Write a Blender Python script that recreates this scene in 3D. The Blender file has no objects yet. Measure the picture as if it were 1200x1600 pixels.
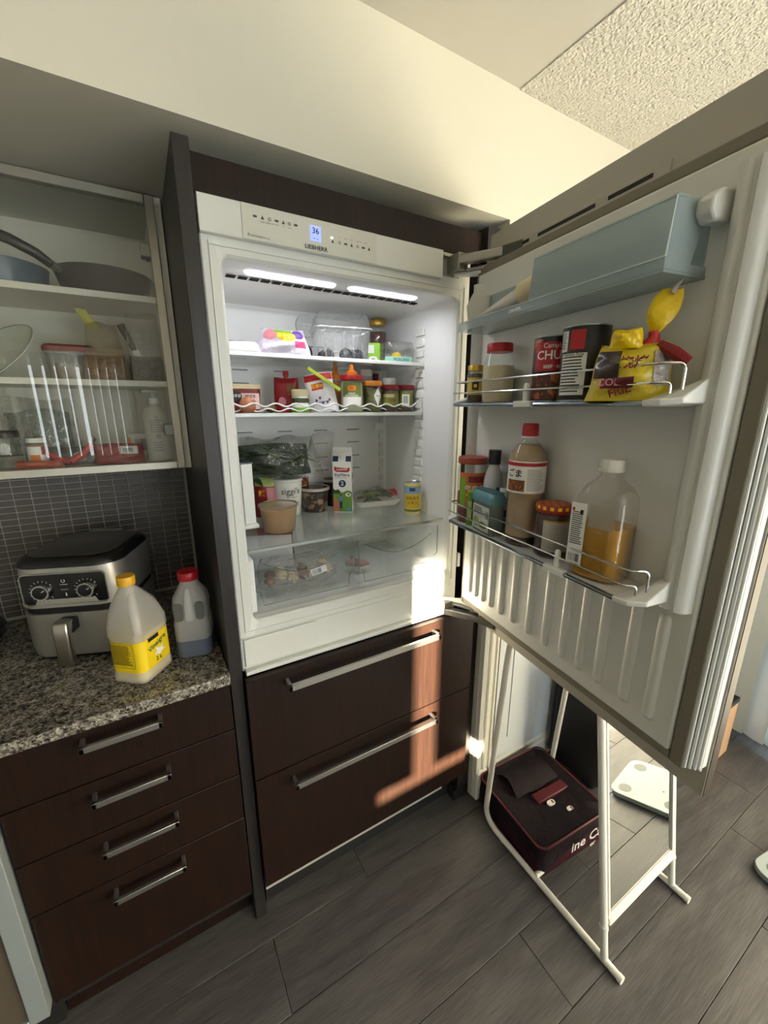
import bpy, bmesh, math, random
from mathutils import Vector, Matrix
R = math.radians
random.seed(7)
S = bpy.context.scene
COL = S.collection

# ------------------------------------------------------------------ camera
cam_d = bpy.data.cameras.new('camera')
cam_d.sensor_fit = 'VERTICAL'; cam_d.sensor_height = 24.0
cam_d.lens = 632.8 * 24.0 / 1600.0
cam_d.clip_start = 0.02
cam = bpy.data.objects.new('camera', cam_d); COL.objects.link(cam)
_yaw, _pit = 0.5296, -0.2537
_f = Vector((math.sin(_yaw) * math.cos(_pit), math.cos(_yaw) * math.cos(_pit), math.sin(_pit)))
_r = Vector((math.cos(_yaw), -math.sin(_yaw), 0)); _u = _r.cross(_f)
_m = Matrix((_r, _u, -_f)).transposed().to_4x4(); _m.translation = (-0.1483, -0.9807, 1.5844)
cam.matrix_world = _m
S.camera = cam

# ------------------------------------------------------------------ world, sun, window daylight, added window fill, exposure
W = bpy.data.worlds.new('sky'); S.world = W; W.use_nodes = True
_bg = W.node_tree.nodes['Background']
_bg.inputs[0].default_value = (0.75, 0.87, 1.0, 1); _bg.inputs[1].default_value = 2.0

def lamp(name, kind, loc, direction, energy, color, **kw):
    d = bpy.data.lights.new(name, kind); d.energy = energy; d.color = color
    for k, v in kw.items(): setattr(d, k, v)
    o = bpy.data.objects.new(name, d); COL.objects.link(o); o.location = loc
    o.rotation_euler = Vector(direction).to_track_quat('-Z', 'Y').to_euler()
    return o
SUN_DIR = (0.545, 0.838, -0.198)
lamp('sun', 'SUN', (-4, -6, 4), SUN_DIR, 185.0, (1.0, 0.86, 0.66), angle=R(0.55))
lamp('fill_added_window', 'AREA', (1.25, -3.64, 1.30), (0, 1, -0.02), 54.0, (0.92, 0.985, 1.0), shape='RECTANGLE', size=1.8, size_y=1.75)  # main fill, from an unseen back window added to light the room
lamp('daylight_blind_window', 'AREA', (-1.42, -3.72, 1.51), (0, 1, 0), 60.0, (0.94, 0.99, 1.0), shape='RECTANGLE', size=2.3, size_y=0.95)
lamp('daylight_patio_door', 'AREA', (2.42, -1.5, 1.1), (-1, 0, 0), 60.0, (0.72, 0.86, 1.0), shape='RECTANGLE', size=2.2, size_y=2.0)
S.view_settings.view_transform = 'Standard'; S.view_settings.look = 'None'
S.view_settings.gamma = 1.0; S.view_settings.use_curve_mapping = False
S.view_settings.exposure = -0.38
S.cycles.use_denoising = True
S.cycles.transparent_max_bounces = 32
S.cycles.max_bounces = 10; S.cycles.diffuse_bounces = 5; S.cycles.glossy_bounces = 5; S.cycles.transmission_bounces = 8
S.cycles.sample_clamp_indirect = 30.0
S.cycles.caustics_reflective = False; S.cycles.caustics_refractive = False

# ------------------------------------------------------------------ materials
def lin(c):
    o = []
    for v in c[:3]:
        v /= 255.0
        o.append(v / 12.92 if v <= 0.04045 else ((v + 0.055) / 1.055) ** 2.4)
    return (*o, 1.0)
MATS = {}
def mat(name, rgb, rough=0.5, metal=0.0, spec=0.5, bump=0.0, bscale=200.0, var=0.0, vscale=20.0, emit=0.0, trans=0.0, alpha=1.0, coat=0.0, aniso=0.0):
    if name in MATS: return MATS[name]
    m = bpy.data.materials.new(name); m.use_nodes = True
    nt = m.node_tree; b = nt.nodes['Principled BSDF']
    col = lin(rgb)
    b.inputs['Base Color'].default_value = col
    b.inputs['Roughness'].default_value = rough
    b.inputs['Metallic'].default_value = metal
    b.inputs['Specular IOR Level'].default_value = spec
    b.inputs['Coat Weight'].default_value = coat
    b.inputs['Alpha'].default_value = alpha
    if aniso: b.inputs['Anisotropic'].default_value = aniso
    if trans: b.inputs['Transmission Weight'].default_value = trans
    if emit:
        b.inputs['Emission Color'].default_value = col; b.inputs['Emission Strength'].default_value = emit
    tc = nt.nodes.new('ShaderNodeTexCoord')
    nz = nt.nodes.new('ShaderNodeTexNoise'); nz.inputs['Scale'].default_value = vscale; nz.inputs['Detail'].default_value = 4
    nt.links.new(tc.outputs['Object'], nz.inputs['Vector'])
    mx = nt.nodes.new('ShaderNodeMix'); mx.data_type = 'RGBA'
    v = max(var, 0.015)
    mx.inputs['A'].default_value = (*[c * (1 - v) for c in col[:3]], 1)
    mx.inputs['B'].default_value = (*[min(1, c * (1 + v)) for c in col[:3]], 1)
    nt.links.new(nz.outputs['Fac'], mx.inputs['Factor'])
    nt.links.new(mx.outputs['Result'], b.inputs['Base Color'])
    if bump:
        n2 = nt.nodes.new('ShaderNodeTexNoise'); n2.inputs['Scale'].default_value = bscale; n2.inputs['Detail'].default_value = 3
        nt.links.new(tc.outputs['Object'], n2.inputs['Vector'])
        bp = nt.nodes.new('ShaderNodeBump'); bp.inputs['Strength'].default_value = bump; bp.inputs['Distance'].default_value = 0.01
        nt.links.new(n2.outputs['Fac'], bp.inputs['Height']); nt.links.new(bp.outputs['Normal'], b.inputs['Normal'])
    MATS[name] = m
    return m

def film(name, tint=(255, 255, 255), haze=0.08, hazecol=(235, 240, 240), rough=0.06, ior=1.45, bump=0.0, bscale=30.0, gloss=1.0):
    """thin clear plastic or glass: transparent + fresnel gloss + a little milky diffuse"""
    if name in MATS: return MATS[name]
    m = bpy.data.materials.new(name); m.use_nodes = True
    nt = m.node_tree; N = nt.nodes; L = nt.links
    for n in list(N): N.remove(n)
    out = N.new('ShaderNodeOutputMaterial')
    t = N.new('ShaderNodeBsdfTransparent'); t.inputs[0].default_value = lin(tint)
    d = N.new('ShaderNodeBsdfDiffuse'); d.inputs[0].default_value = lin(hazecol)
    tl = N.new('ShaderNodeBsdfTranslucent'); tl.inputs[0].default_value = lin(hazecol)
    dm = N.new('ShaderNodeMixShader'); dm.inputs[0].default_value = 0.4
    L.new(d.outputs[0], dm.inputs[1]); L.new(tl.outputs[0], dm.inputs[2])
    m1 = N.new('ShaderNodeMixShader'); m1.inputs[0].default_value = haze
    L.new(t.outputs[0], m1.inputs[1]); L.new(dm.outputs[0], m1.inputs[2])
    g = N.new('ShaderNodeBsdfGlossy'); g.inputs['Roughness'].default_value = rough
    fr = N.new('ShaderNodeFresnel'); ge = N.new('ShaderNodeNewGeometry')
    k1 = N.new('ShaderNodeMath'); k1.operation = 'MULTIPLY_ADD'; k1.inputs[1].default_value = -2.0; k1.inputs[2].default_value = 1.0
    L.new(ge.outputs['Backfacing'], k1.inputs[0])
    k2 = N.new('ShaderNodeMath'); k2.operation = 'POWER'; k2.inputs[0].default_value = ior      # same gloss on both sides of a thin sheet
    L.new(k1.outputs[0], k2.inputs[1]); L.new(k2.outputs[0], fr.inputs['IOR'])
    ml = N.new('ShaderNodeMath'); ml.operation = 'MULTIPLY'; ml.inputs[1].default_value = gloss; ml.use_clamp = True
    L.new(fr.outputs[0], ml.inputs[0])
    m2 = N.new('ShaderNodeMixShader'); L.new(ml.outputs[0], m2.inputs[0])
    L.new(m1.outputs[0], m2.inputs[1]); L.new(g.outputs[0], m2.inputs[2])
    L.new(m2.outputs[0], out.inputs[0])
    tc = N.new('ShaderNodeTexCoord'); nz = N.new('ShaderNodeTexNoise'); nz.inputs['Scale'].default_value = bscale; nz.inputs['Detail'].default_value = 3
    L.new(tc.outputs['Object'], nz.inputs['Vector'])
    if bump:
        bp = N.new('ShaderNodeBump'); bp.inputs['Strength'].default_value = bump; bp.inputs['Distance'].default_value = 0.02
        L.new(nz.outputs['Fac'], bp.inputs['Height']); L.new(bp.outputs['Normal'], g.inputs['Normal']); L.new(bp.outputs['Normal'], fr.inputs['Normal'])
    MATS[name] = m
    return m

def nodes_mat(name):
    m = bpy.data.materials.new(name); m.use_nodes = True; MATS[name] = m
    nt = m.node_tree
    return m, nt, nt.nodes, nt.links, nt.nodes['Principled BSDF']
def ramp(N, stops):
    r = N.new('ShaderNodeValToRGB'); e = r.color_ramp.elements
    while len(e) < len(stops): e.new(0.5)
    for i, (p, c) in enumerate(stops): e[i].position = p; e[i].color = lin(c)
    return r
def wood_mat(name, c0, c1, rough, along, stretch=(1.0, 30.0, 30.0), spec=0.4, scale=3.0, bump=0.05):
    m, nt, N, L, b = nodes_mat(name)
    tc = N.new('ShaderNodeTexCoord'); mp = N.new('ShaderNodeMapping'); L.new(tc.outputs['Object'], mp.inputs[0])
    mp.inputs['Scale'].default_value = stretch
    oi = N.new('ShaderNodeObjectInfo'); ml = N.new('ShaderNodeVectorMath'); ml.operation = 'SCALE'; ml.inputs[0].default_value = (13, 29, 7)
    L.new(oi.outputs['Random'], ml.inputs['Scale']); L.new(ml.outputs[0], mp.inputs['Location'])
    nz = N.new('ShaderNodeTexNoise'); nz.inputs['Scale'].default_value = scale; nz.inputs['Detail'].default_value = 6; nz.inputs['Distortion'].default_value = 0.6
    L.new(mp.outputs[0], nz.inputs['Vector'])
    rp = ramp(N, [(0.3, c0), (0.7, c1)]); L.new(nz.outputs['Fac'], rp.inputs[0]); L.new(rp.outputs[0], b.inputs['Base Color'])
    b.inputs['Roughness'].default_value = rough; b.inputs['Specular IOR Level'].default_value = spec
    bp = N.new('ShaderNodeBump'); bp.inputs['Strength'].default_value = bump; bp.inputs['Distance'].default_value = 0.002
    L.new(nz.outputs['Fac'], bp.inputs['Height']); L.new(bp.outputs[0], b.inputs['Normal'])
    return m
M_wood = wood_mat('espresso_wood', (22, 13, 9), (38, 21, 12), 0.45, 'z', (40, 40, 1.5), 0.28)
M_panel = wood_mat('espresso_side_panel', (36, 32, 31), (46, 42, 40), 0.40, 'z', (40, 40, 1.5), 0.4)
def plank_mat():
    m, nt, N, L, b = nodes_mat('grey_vinyl_plank')
    tc = N.new('ShaderNodeTexCoord'); mp = N.new('ShaderNodeMapping'); L.new(tc.outputs['Object'], mp.inputs[0])
    oi = N.new('ShaderNodeObjectInfo'); sc = N.new('ShaderNodeVectorMath'); sc.operation = 'SCALE'; sc.inputs[0].default_value = (17, 31, 3)
    L.new(oi.outputs['Random'], sc.inputs['Scale']); L.new(sc.outputs[0], mp.inputs['Location'])
    mp.inputs['Scale'].default_value = (1.1, 6.5, 1)
    n1 = N.new('ShaderNodeTexNoise'); n1.inputs['Scale'].default_value = 1.6; n1.inputs['Detail'].default_value = 2; n1.inputs['Distortion'].default_value = 0.4
    L.new(mp.outputs[0], n1.inputs['Vector'])
    mm = N.new('ShaderNodeMath'); mm.operation = 'MULTIPLY'; mm.inputs[1].default_value = 22.0; L.new(n1.outputs['Fac'], mm.inputs[0])
    fr = N.new('ShaderNodeMath'); fr.operation = 'SINE'; L.new(mm.outputs[0], fr.inputs[0])
    m2 = N.new('ShaderNodeMapping'); L.new(tc.outputs['Object'], m2.inputs[0]); m2.inputs['Scale'].default_value = (6, 160, 1)
    n2 = N.new('ShaderNodeTexNoise'); n2.inputs['Scale'].default_value = 2.0; n2.inputs['Detail'].default_value = 5; L.new(m2.outputs[0], n2.inputs['Vector'])
    ad = N.new('ShaderNodeMath'); ad.operation = 'MULTIPLY_ADD'; ad.inputs[1].default_value = 0.10; L.new(fr.outputs[0], ad.inputs[0]); L.new(n2.outputs['Fac'], ad.inputs[2])
    n3 = N.new('ShaderNodeTexNoise'); n3.inputs['Scale'].default_value = 1.3; n3.inputs['Detail'].default_value = 2; L.new(mp.outputs[0], n3.inputs['Vector'])
    a2 = N.new('ShaderNodeMath'); a2.operation = 'MULTIPLY_ADD'; a2.inputs[1].default_value = 0.5; L.new(n3.outputs['Fac'], a2.inputs[0]); L.new(ad.outputs[0], a2.inputs[2])
    rp = ramp(N, [(0.45, (63, 61, 61)), (0.75, (81, 78, 77)), (1.0, (95, 92, 90))]); L.new(a2.outputs[0], rp.inputs[0])
    L.new(rp.outputs[0], b.inputs['Base Color'])
    b.inputs['Roughness'].default_value = 0.42; b.inputs['Specular IOR Level'].default_value = 0.35
    bp = N.new('ShaderNodeBump'); bp.inputs['Strength'].default_value = 0.15; bp.inputs['Distance'].default_value = 0.002
    L.new(a2.outputs[0], bp.inputs['Height']); L.new(bp.outputs[0], b.inputs['Normal'])
    return m
M_plank = plank_mat()
def granite_mat():
    m, nt, N, L, b = nodes_mat('speckled_granite')
    tc = N.new('ShaderNodeTexCoord')
    v = N.new('ShaderNodeTexVoronoi'); v.inputs['Scale'].default_value = 250; L.new(tc.outputs['Object'], v.inputs['Vector'])
    sp = N.new('ShaderNodeSeparateColor'); L.new(v.outputs['Color'], sp.inputs[0])
    nz = N.new('ShaderNodeTexNoise'); nz.inputs['Scale'].default_value = 55; nz.inputs['Detail'].default_value = 3; L.new(tc.outputs['Object'], nz.inputs['Vector'])
    ad = N.new('ShaderNodeMath'); ad.operation = 'MULTIPLY_ADD'; ad.inputs[1].default_value = 0.55; L.new(sp.outputs[0], ad.inputs[0])
    m5 = N.new('ShaderNodeMath'); m5.operation = 'MULTIPLY_ADD'; m5.inputs[1].default_value = 0.9; m5.inputs[2].default_value = -0.22; L.new(nz.outputs['Fac'], m5.inputs[0]); L.new(m5.outputs[0], ad.inputs[2])
    rp = ramp(N, [(0.22, (36, 34, 32)), (0.36, (84, 79, 71)), (0.52, (122, 116, 104)), (0.68, (152, 146, 134)), (0.88, (186, 182, 172))]); L.new(ad.outputs[0], rp.inputs[0])
    L.new(rp.outputs[0], b.inputs['Base Color']); b.inputs['Roughness'].default_value = 0.22
    return m
M_granite = granite_mat()
def popcorn_mat():
    m, nt, N, L, b = nodes_mat('popcorn_ceiling_plaster')
    b.inputs['Base Color'].default_value = lin((228, 224, 212)); b.inputs['Roughness'].default_value = 0.95; b.inputs['Specular IOR Level'].default_value = 0.1
    tc = N.new('ShaderNodeTexCoord')
    v = N.new('ShaderNodeTexVoronoi'); v.inputs['Scale'].default_value = 125; v.feature = 'SMOOTH_F1'; L.new(tc.outputs['Object'], v.inputs['Vector'])
    nz = N.new('ShaderNodeTexNoise'); nz.inputs['Scale'].default_value = 190; L.new(tc.outputs['Object'], nz.inputs['Vector'])
    sb = N.new('ShaderNodeMath'); sb.operation = 'SUBTRACT'; L.new(nz.outputs['Fac'], sb.inputs[0]); L.new(v.outputs['Distance'], sb.inputs[1])
    bp = N.new('ShaderNodeBump'); bp.inputs['Strength'].default_value = 1.0; bp.inputs['Distance'].default_value = 0.007
    L.new(sb.outputs[0], bp.inputs['Height']); L.new(bp.outputs[0], b.inputs['Normal'])
    return m
M_popcorn = popcorn_mat()
M_paint = mat('cream_wall_paint', (224, 220, 203), 0.85, spec=0.2, bump=0.03, bscale=300)
M_wall2 = mat('grey_living_room_paint', (168, 170, 172), 0.85, spec=0.2)
M_ceil = mat('flat_ceiling_paint', (208, 205, 195), 0.9, spec=0.2, bump=0.03, bscale=300)
M_trim = mat('white_trim_paint', (236, 236, 228), 0.45, bump=0.02)
M_white = mat('white_appliance_plastic', (222, 223, 216), 0.35)
M_liner = mat('white_fridge_liner', (232, 232, 230), 0.4)
M_doorliner = mat('door_liner_plastic', (212, 212, 205), 0.35, var=0.02)
M_black = mat('black_rubber', (14, 14, 14), 0.5)
M_dark = mat('dark_gap', (22, 20, 18), 0.7)
M_gasket = mat('taupe_gasket_rubber', (122, 116, 100), 0.6)
M_backing = mat('grey_laminate_backing', (172, 168, 156), 0.55, var=0.02)
M_steel = mat('brushed_steel', (176, 174, 168), 0.32, 1.0, bump=0.03, bscale=400, aniso=0.5)
M_alu = mat('satin_aluminium', (196, 192, 178), 0.42, 1.0)
M_handle = mat('brushed_nickel_handle', (190, 188, 182), 0.38, 1.0, bump=0.08, bscale=500)
M_chrome = mat('chrome_wire', (215, 215, 212), 0.15, 1.0)
M_grout = mat('grey_grout', (186, 181, 170), 0.9)
M_tile = mat('taupe_glass_tile', (92, 87, 83), 0.28, var=0.08, vscale=6)
M_carcass = mat('white_melamine', (222, 219, 204), 0.5)
M_glass = film('cabinet_glass', (252, 253, 252), 0.005, rough=0.0, ior=1.5, gloss=1.0)
M_clear = film('clear_crisper_plastic', (254, 255, 255), 0.002, (224, 240, 236), 0.05, 1.35)
M_bin = film('grey_blue_bin_plastic', (248, 252, 252), 0.40, (206, 218, 222), 0.15, 1.4)
M_edge = film('glass_edge_green', (226, 236, 232), 0.45, (140, 164, 156), 0.1, 1.5)
M_shelfglass = film('frosted_shelf_glass', (250, 252, 250), 0.24, (214, 222, 212), 0.12, 1.5)
M_cover = film('crisper_cover_glass', (253, 254, 253), 0.11, (222, 230, 222), 0.10, 1.5)
M_clam = film('clamshell_plastic', (252, 253, 253), 0.05, (235, 238, 240), 0.04, 1.5, bump=0.35, bscale=40, gloss=1.8)
M_bagfilm = film('crinkled_clear_bag', (252, 252, 251), 0.05, (220, 222, 218), 0.12, 1.5, bump=0.9, bscale=26, gloss=1.8)
M_hdpe = film('milky_jug_plastic', (254, 254, 252), 0.42, (252, 251, 246), 0.3, 1.4)
M_pet = film('clear_pet_plastic', (252, 252, 250), 0.04, (225, 225, 220), 0.04, 1.5, bump=0.15, bscale=12, gloss=1.5)
M_jarglass = film('clear_jar_glass', (250, 252, 250), 0.02, rough=0.02, ior=1.5, gloss=1.3)
M_mirror = mat('mirror_silver', (226, 230, 228), 0.0, 1.0)
M_ink = mat('black_print', (24, 24, 24), 0.5)
M_whiteprint = mat('white_print', (236, 236, 232), 0.5)

# ------------------------------------------------------------------ mesh helpers
class G:
    def __init__(s): s.v = []; s.f = []
    def add(s, v, f, M=None):
        n = len(s.v)
        s.v += [tuple(M @ Vector(p)) for p in v] if M is not None else [tuple(p) for p in v]
        s.f += [tuple(i + n for i in q) for q in f]; return s
    def box(s, x0, x1, y0, y1, z0, z1, M=None):
        v = [(x0, y0, z0), (x1, y0, z0), (x1, y1, z0), (x0, y1, z0), (x0, y0, z1), (x1, y0, z1), (x1, y1, z1), (x0, y1, z1)]
        return s.add(v, [(3, 2, 1, 0), (4, 5, 6, 7), (0, 1, 5, 4), (1, 2, 6, 5), (2, 3, 7, 6), (3, 0, 4, 7)], M)
    def rings(s, rings, cap0=True, cap1=True, M=None, closed=False):
        n = len(rings[0]); v = [p for r in rings for p in r]; f = []
        k = len(rings)
        for a in range(k - 1 + (1 if closed else 0)):
            b = (a + 1) % k
            for i in range(n):
                j = (i + 1) % n; f.append((a * n + i, a * n + j, b * n + j, b * n + i))
        if not closed:
            if cap0: f.append(tuple(range(n - 1, -1, -1)))
            if cap1: f.append(tuple((k - 1) * n + i for i in range(n)))
        return s.add(v, f, M)
    def lathe(s, prof, n=28, cx=0, cy=0, cap0=True, cap1=True, M=None):
        return s.rings([[(cx + r * math.cos(2 * math.pi * i / n), cy + r * math.sin(2 * math.pi * i / n), z) for i in range(n)] for r, z in prof], cap0, cap1, M)
    def loft(s, secs, seg=5, cap0=True, cap1=True, M=None):
        """secs: (z, w, d, r, cx, cy) rounded-rectangle sections"""
        return s.rings([rrect(w, d, r, seg, cx, cy, z) for z, w, d, r, cx, cy in secs], cap0, cap1, M)
    def tube(s, path, r, n=8, closed=False, M=None):
        P = [Vector(p) for p in path]; k = len(P); rg = []
        up = None
        for i in range(k):
            a = P[(i - 1) % k] if (i > 0 or closed) else P[0]; b = P[(i + 1) % k] if (i < k - 1 or closed) else P[-1]
            t = (b - a).normalized()
            if up is None:
                up = Vector((0, 0, 1)) if abs(t.z) < 0.9 else Vector((1, 0, 0))
            x = up - t * up.dot(t)
            if x.length < 1e-4: x = t.orthogonal()
            x.normalize(); y = t.cross(x); up = x
            rr = r[i] if isinstance(r, (list, tuple)) else r
            rg.append([tuple(P[i] + x * rr * math.cos(2 * math.pi * j / n) + y * rr * math.sin(2 * math.pi * j / n)) for j in range(n)])
        return s.rings(rg, True, True, M, closed)
    def arc(s, r, z0, z1, a0, a1, n=14, r1=None, M=None):
        """patch of a cylinder (label) between angles in degrees"""
        r1 = r if r1 is None else r1
        v = []; f = []
        for i in range(n + 1):
            a = R(a0 + (a1 - a0) * i / n)
            v += [(r * math.cos(a), r * math.sin(a), z0), (r1 * math.cos(a), r1 * math.sin(a), z1)]
        for i in range(n): f.append((2 * i, 2 * i + 2, 2 * i + 3, 2 * i + 1))
        return s.add(v, f, M)
    def poly(s, pts, axis='z', h0=0, h1=0.001, M=None):
        """extruded polygon; pts 2-D, extruded along axis"""
        def p3(p, h):
            return {'z': (p[0], p[1], h), 'y': (p[0], h, p[1]), 'x': (h, p[0], p[1])}[axis]
        return s.rings([[p3(p, h0) for p in pts], [p3(p, h1) for p in pts]], True, True, M)
    def obj(s, name, m, parent=None, smooth=False, bevel=0.0, seg=2, loc=None, rot=None, kind=None, label=None, sharp=40):
        me = bpy.data.meshes.new(name); me.from_pydata(s.v, [], s.f)
        bm = bmesh.new(); bm.from_mesh(me); bmesh.ops.recalc_face_normals(bm, faces=bm.faces[:]); bm.to_mesh(me); bm.free()
        me.materials.append(m)
        if smooth or bevel:
            me.shade_smooth(); me.set_sharp_from_angle(angle=R(sharp))
        o = bpy.data.objects.new(name, me); COL.objects.link(o)
        if parent is not None: o.parent = parent
        if loc: o.location = loc
        if rot: o.rotation_euler = rot
        if bevel:
            b = o.modifiers.new('bevel', 'BEVEL'); b.width = bevel; b.segments = seg; b.limit_method = 'ANGLE'; b.harden_normals = False
        if kind: o['kind'] = kind
        if label: o['label'] = label
        return o
def rrect(w, d, r, seg, cx, cy, z):
    r = min(r, w / 2 - 1e-4, d / 2 - 1e-4); o = []
    for q, (sx, sy) in enumerate(((1, 1), (-1, 1), (-1, -1), (1, -1))):
        for i in range(seg + 1):
            a = math.pi / 2 * (q + i / seg)
            o.append((cx + sx * (w / 2 - r) + r * math.cos(a), cy + sy * (d / 2 - r) + r * math.sin(a), z))
    return o
def rounded_path(pts, rad, n=6):
    """polyline with rounded corners"""
    P = [Vector(p) for p in pts]; o = [P[0]]
    for i in range(1, len(P) - 1):
        a = (P[i - 1] - P[i]); b = (P[i + 1] - P[i]); r = min(rad, a.length * .45, b.length * .45)
        p0 = P[i] + a.normalized() * r; p1 = P[i] + b.normalized() * r
        for k in range(n + 1):
            t = k / n; o.append(p0 * (1 - t) ** 2 + P[i] * 2 * t * (1 - t) + p1 * t * t)
    o.append(P[-1]); return o
def thing(name, label, cat, loc=(0, 0, 0), rotz=0.0, group=None):
    o = bpy.data.objects.new(name, None); o.empty_display_size = 0.05; COL.objects.link(o)
    o.location = loc; o.rotation_euler = (0, 0, rotz); o['label'] = label; o['category'] = cat
    if group: o['group'] = group
    return o
def tag(o, label, cat, group=None):
    o['label'] = label; o['category'] = cat
    if group: o['group'] = group
    return o
def struct(o, label=None):
    o['kind'] = 'structure'
    if label: o['label'] = label
    return o
_TX = {}
def text_geo(txt, size, bold=False, shear=0.0):
    """lettering as mesh data in the xy plane, centred"""
    c = bpy.data.curves.new('lettering', 'FONT'); c.body = txt; c.size = size; c.align_x = 'CENTER'; c.align_y = 'CENTER'
    c.resolution_u = 2; c.shear = shear; c.offset = size * 0.018 if bold else 0.0
    o = bpy.data.objects.new('lettering', c); COL.objects.link(o)
    dg = bpy.context.evaluated_depsgraph_get(); me = bpy.data.meshes.new_from_object(o.evaluated_get(dg))
    v = [tuple(p.co) for p in me.vertices]; f = [tuple(p.vertices) for p in me.polygons]
    bpy.data.objects.remove(o); bpy.data.meshes.remove(me); bpy.data.curves.remove(c)
    return v, f
def lettering(txt, size, m, parent, M, name='lettering', bold=False, shear=0.0, sx=1.0):
    v, f = text_geo(txt, size, bold, shear)
    g = G(); g.add([(x * sx, y, 0) for x, y, z in v], f, M)
    return g.obj(name, m, parent)
def lettering_cyl(txt, size, m, parent, r, z, ang, name='lettering', bold=False, sx=1.0):
    """lettering wrapped on a vertical cylinder, centred at angle ang (degrees)"""
    v, f = text_geo(txt, size, bold); g = G(); o = []
    for x, y, _ in v:
        a = R(ang) + x * sx / r
        o.append((r * math.cos(a), r * math.sin(a), z + y))
    g.add(o, f); return g.obj(name, m, parent)
def FRONT(x, y, z):   # plane facing -y, x to the right
    return Matrix(((1, 0, 0, x), (0, 0, -1, y), (0, 1, 0, z), (0, 0, 0, 1)))
def facing(az, pos, tilt=0.0):
    """matrix for a flat print whose normal points along azimuth az (deg, world ccw from +x)"""
    n = Vector((math.cos(R(az)), math.sin(R(az)), 0)); x = Vector((-n.y, n.x, 0)); y = Vector((0, 0, 1))
    m = Matrix((x, y, n)).transposed().to_4x4(); m.translation = pos; return m
def face_cam(x, y):
    """azimuth (deg) from a point toward the middle of the kitchen floor where the photo was taken"""
    return math.degrees(math.atan2(-0.98 - y, -0.148 - x))
# ================================================================== THE SETTING
XL, XR, YB, YK, ZC = -2.6, 2.26, -3.6, 0.66, 2.42
fl = struct(G().box(XL - .1, XR + .1, YB - .1, YK + .1, -0.06, -0.009).obj('floor', mat('subfloor_dark', (30, 28, 27), 0.8)))
_full = None
def plank(x0, x1, y0, y1):
    g = G(); L = x1 - x0; w = y1 - y0; e = 0.0006
    g.box(e, L - e, e, w - e, -0.009, 0.0)
    return g
JO = {0: 0.33, 1: 0.0, 2: 1.02, 3: 0.664, 4: 1.63 - 1.22, 5: 0.12}
PL = 1.22; _pm = {}
for k in range(-3, 20):
    y1 = 0.137 - 0.187 * k; y0 = y1 - 0.187
    y1 = min(y1, YK); y0 = max(y0, YB)
    if y1 - y0 < 0.01: continue
    j = JO.get(k, (k * 0.437) % PL); x = j - math.ceil((j - XL) / PL) * PL
    while x < XR:
        a, b = max(x, XL), min(x + PL, XR)
        if b - a > 0.01:
            key = (round(b - a, 3), round(y1 - y0, 3))
            if key not in _pm:
                o = plank(0, b - a, 0, y1 - y0).obj('plank', M_plank, fl, bevel=0.0012, seg=1); _pm[key] = o
            else:
                o = _pm[key].copy(); COL.objects.link(o); o.parent = fl
            o.location = (a, y0, 0)
        x += PL
struct(G().box(XL, 0.853, YB, 0.66, ZC, ZC + 0.06).obj('ceiling', M_ceil))
struct(G().box(0.853, XR + .2, YB, 0.66, ZC - 0.003, ZC + 0.06).obj('ceiling_popcorn', M_popcorn), 'popcorn textured ceiling')
struct(G().box(XL, 0.85, 0.0, YK, 2.111, ZC).obj('wall_soffit', M_paint), 'cream bulkhead above the cabinets')
struct(G().box(0.85, XR + .12, 0.0, YK, 0, ZC).obj('wall_front', M_paint))
struct(G().box(XL - .12, XL, YB, YK, 0, ZC).obj('wall_left', M_wall2))
def wall_with_openings(name, axis, c0, c1, u0, u1, opens, m):
    """axis 'y': wall slab between y=c0..c1 spanning x; openings (u0,u1,z0,z1) sorted"""
    g = G(); cur = u0
    def bx(a, b, z0, z1):
        if b - a < 1e-4 or z1 - z0 < 1e-4: return
        if axis == 'y': g.box(a, b, c0, c1, z0, z1)
        else: g.box(c0, c1, a, b, z0, z1)
    for a, b, z0, z1 in opens:
        bx(cur, a, 0, ZC); bx(a, b, 0, z0); bx(a, b, z1, ZC); cur = b
    bx(cur, u1, 0, ZC)
    return struct(g.obj(name, m))
wall_with_openings('wall_back', 'y', YB - .1, YB, XL, XR + .12, [(-2.52, -1.22, 1.070, 1.955), (-1.12, -0.20, 1.070, 2.08), (0.35, 2.15, 0.42, 2.18)], M_wall2)  # rightmost opening is made up, cut for the fill lamp
wall_with_openings('wall_right', 'x', XR, XR + .1, YB, 0.0, [(-2.60, -0.45, 0.02, 2.15)], M_wall2)
# window frames; the second one frames the added fill opening
for i, (a, b, z0, z1) in enumerate([(-2.52, -1.22, 1.070, 1.955), (0.35, 2.15, 0.42, 2.18), (-1.12, -0.20, 1.070, 2.08)]):
    g = G(); t = 0.03
    g.box(a, a + t, YB - .06, YB - .02, z0, z1).box(b - t, b, YB - .06, YB - .02, z0, z1).box(a, b, YB - .06, YB - .02, z0, z0 + .01).box(a, b, YB - .06, YB - .02, z1 - t, z1)
    if i == 1: g.box((a + b) / 2 - .02, (a + b) / 2 + .02, YB - .06, YB - .02, z0, z1)
    struct(g.obj('window_%d' % (1, 2, 4)[i], M_trim))
g = G()
g.box(XR + .03, XR + .07, -2.60, -2.55, .02, 2.15).box(XR + .03, XR + .07, -0.50, -0.45, .02, 2.15).box(XR + .03, XR + .07, -1.48, -1.42, .02, 2.15).box(XR + .03, XR + .07, -2.6, -.45, .02, .07).box(XR + .03, XR + .07, -2.6, -.45, 2.1, 2.15)
struct(g.obj('window_3', M_trim), 'sliding patio door frame')
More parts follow.
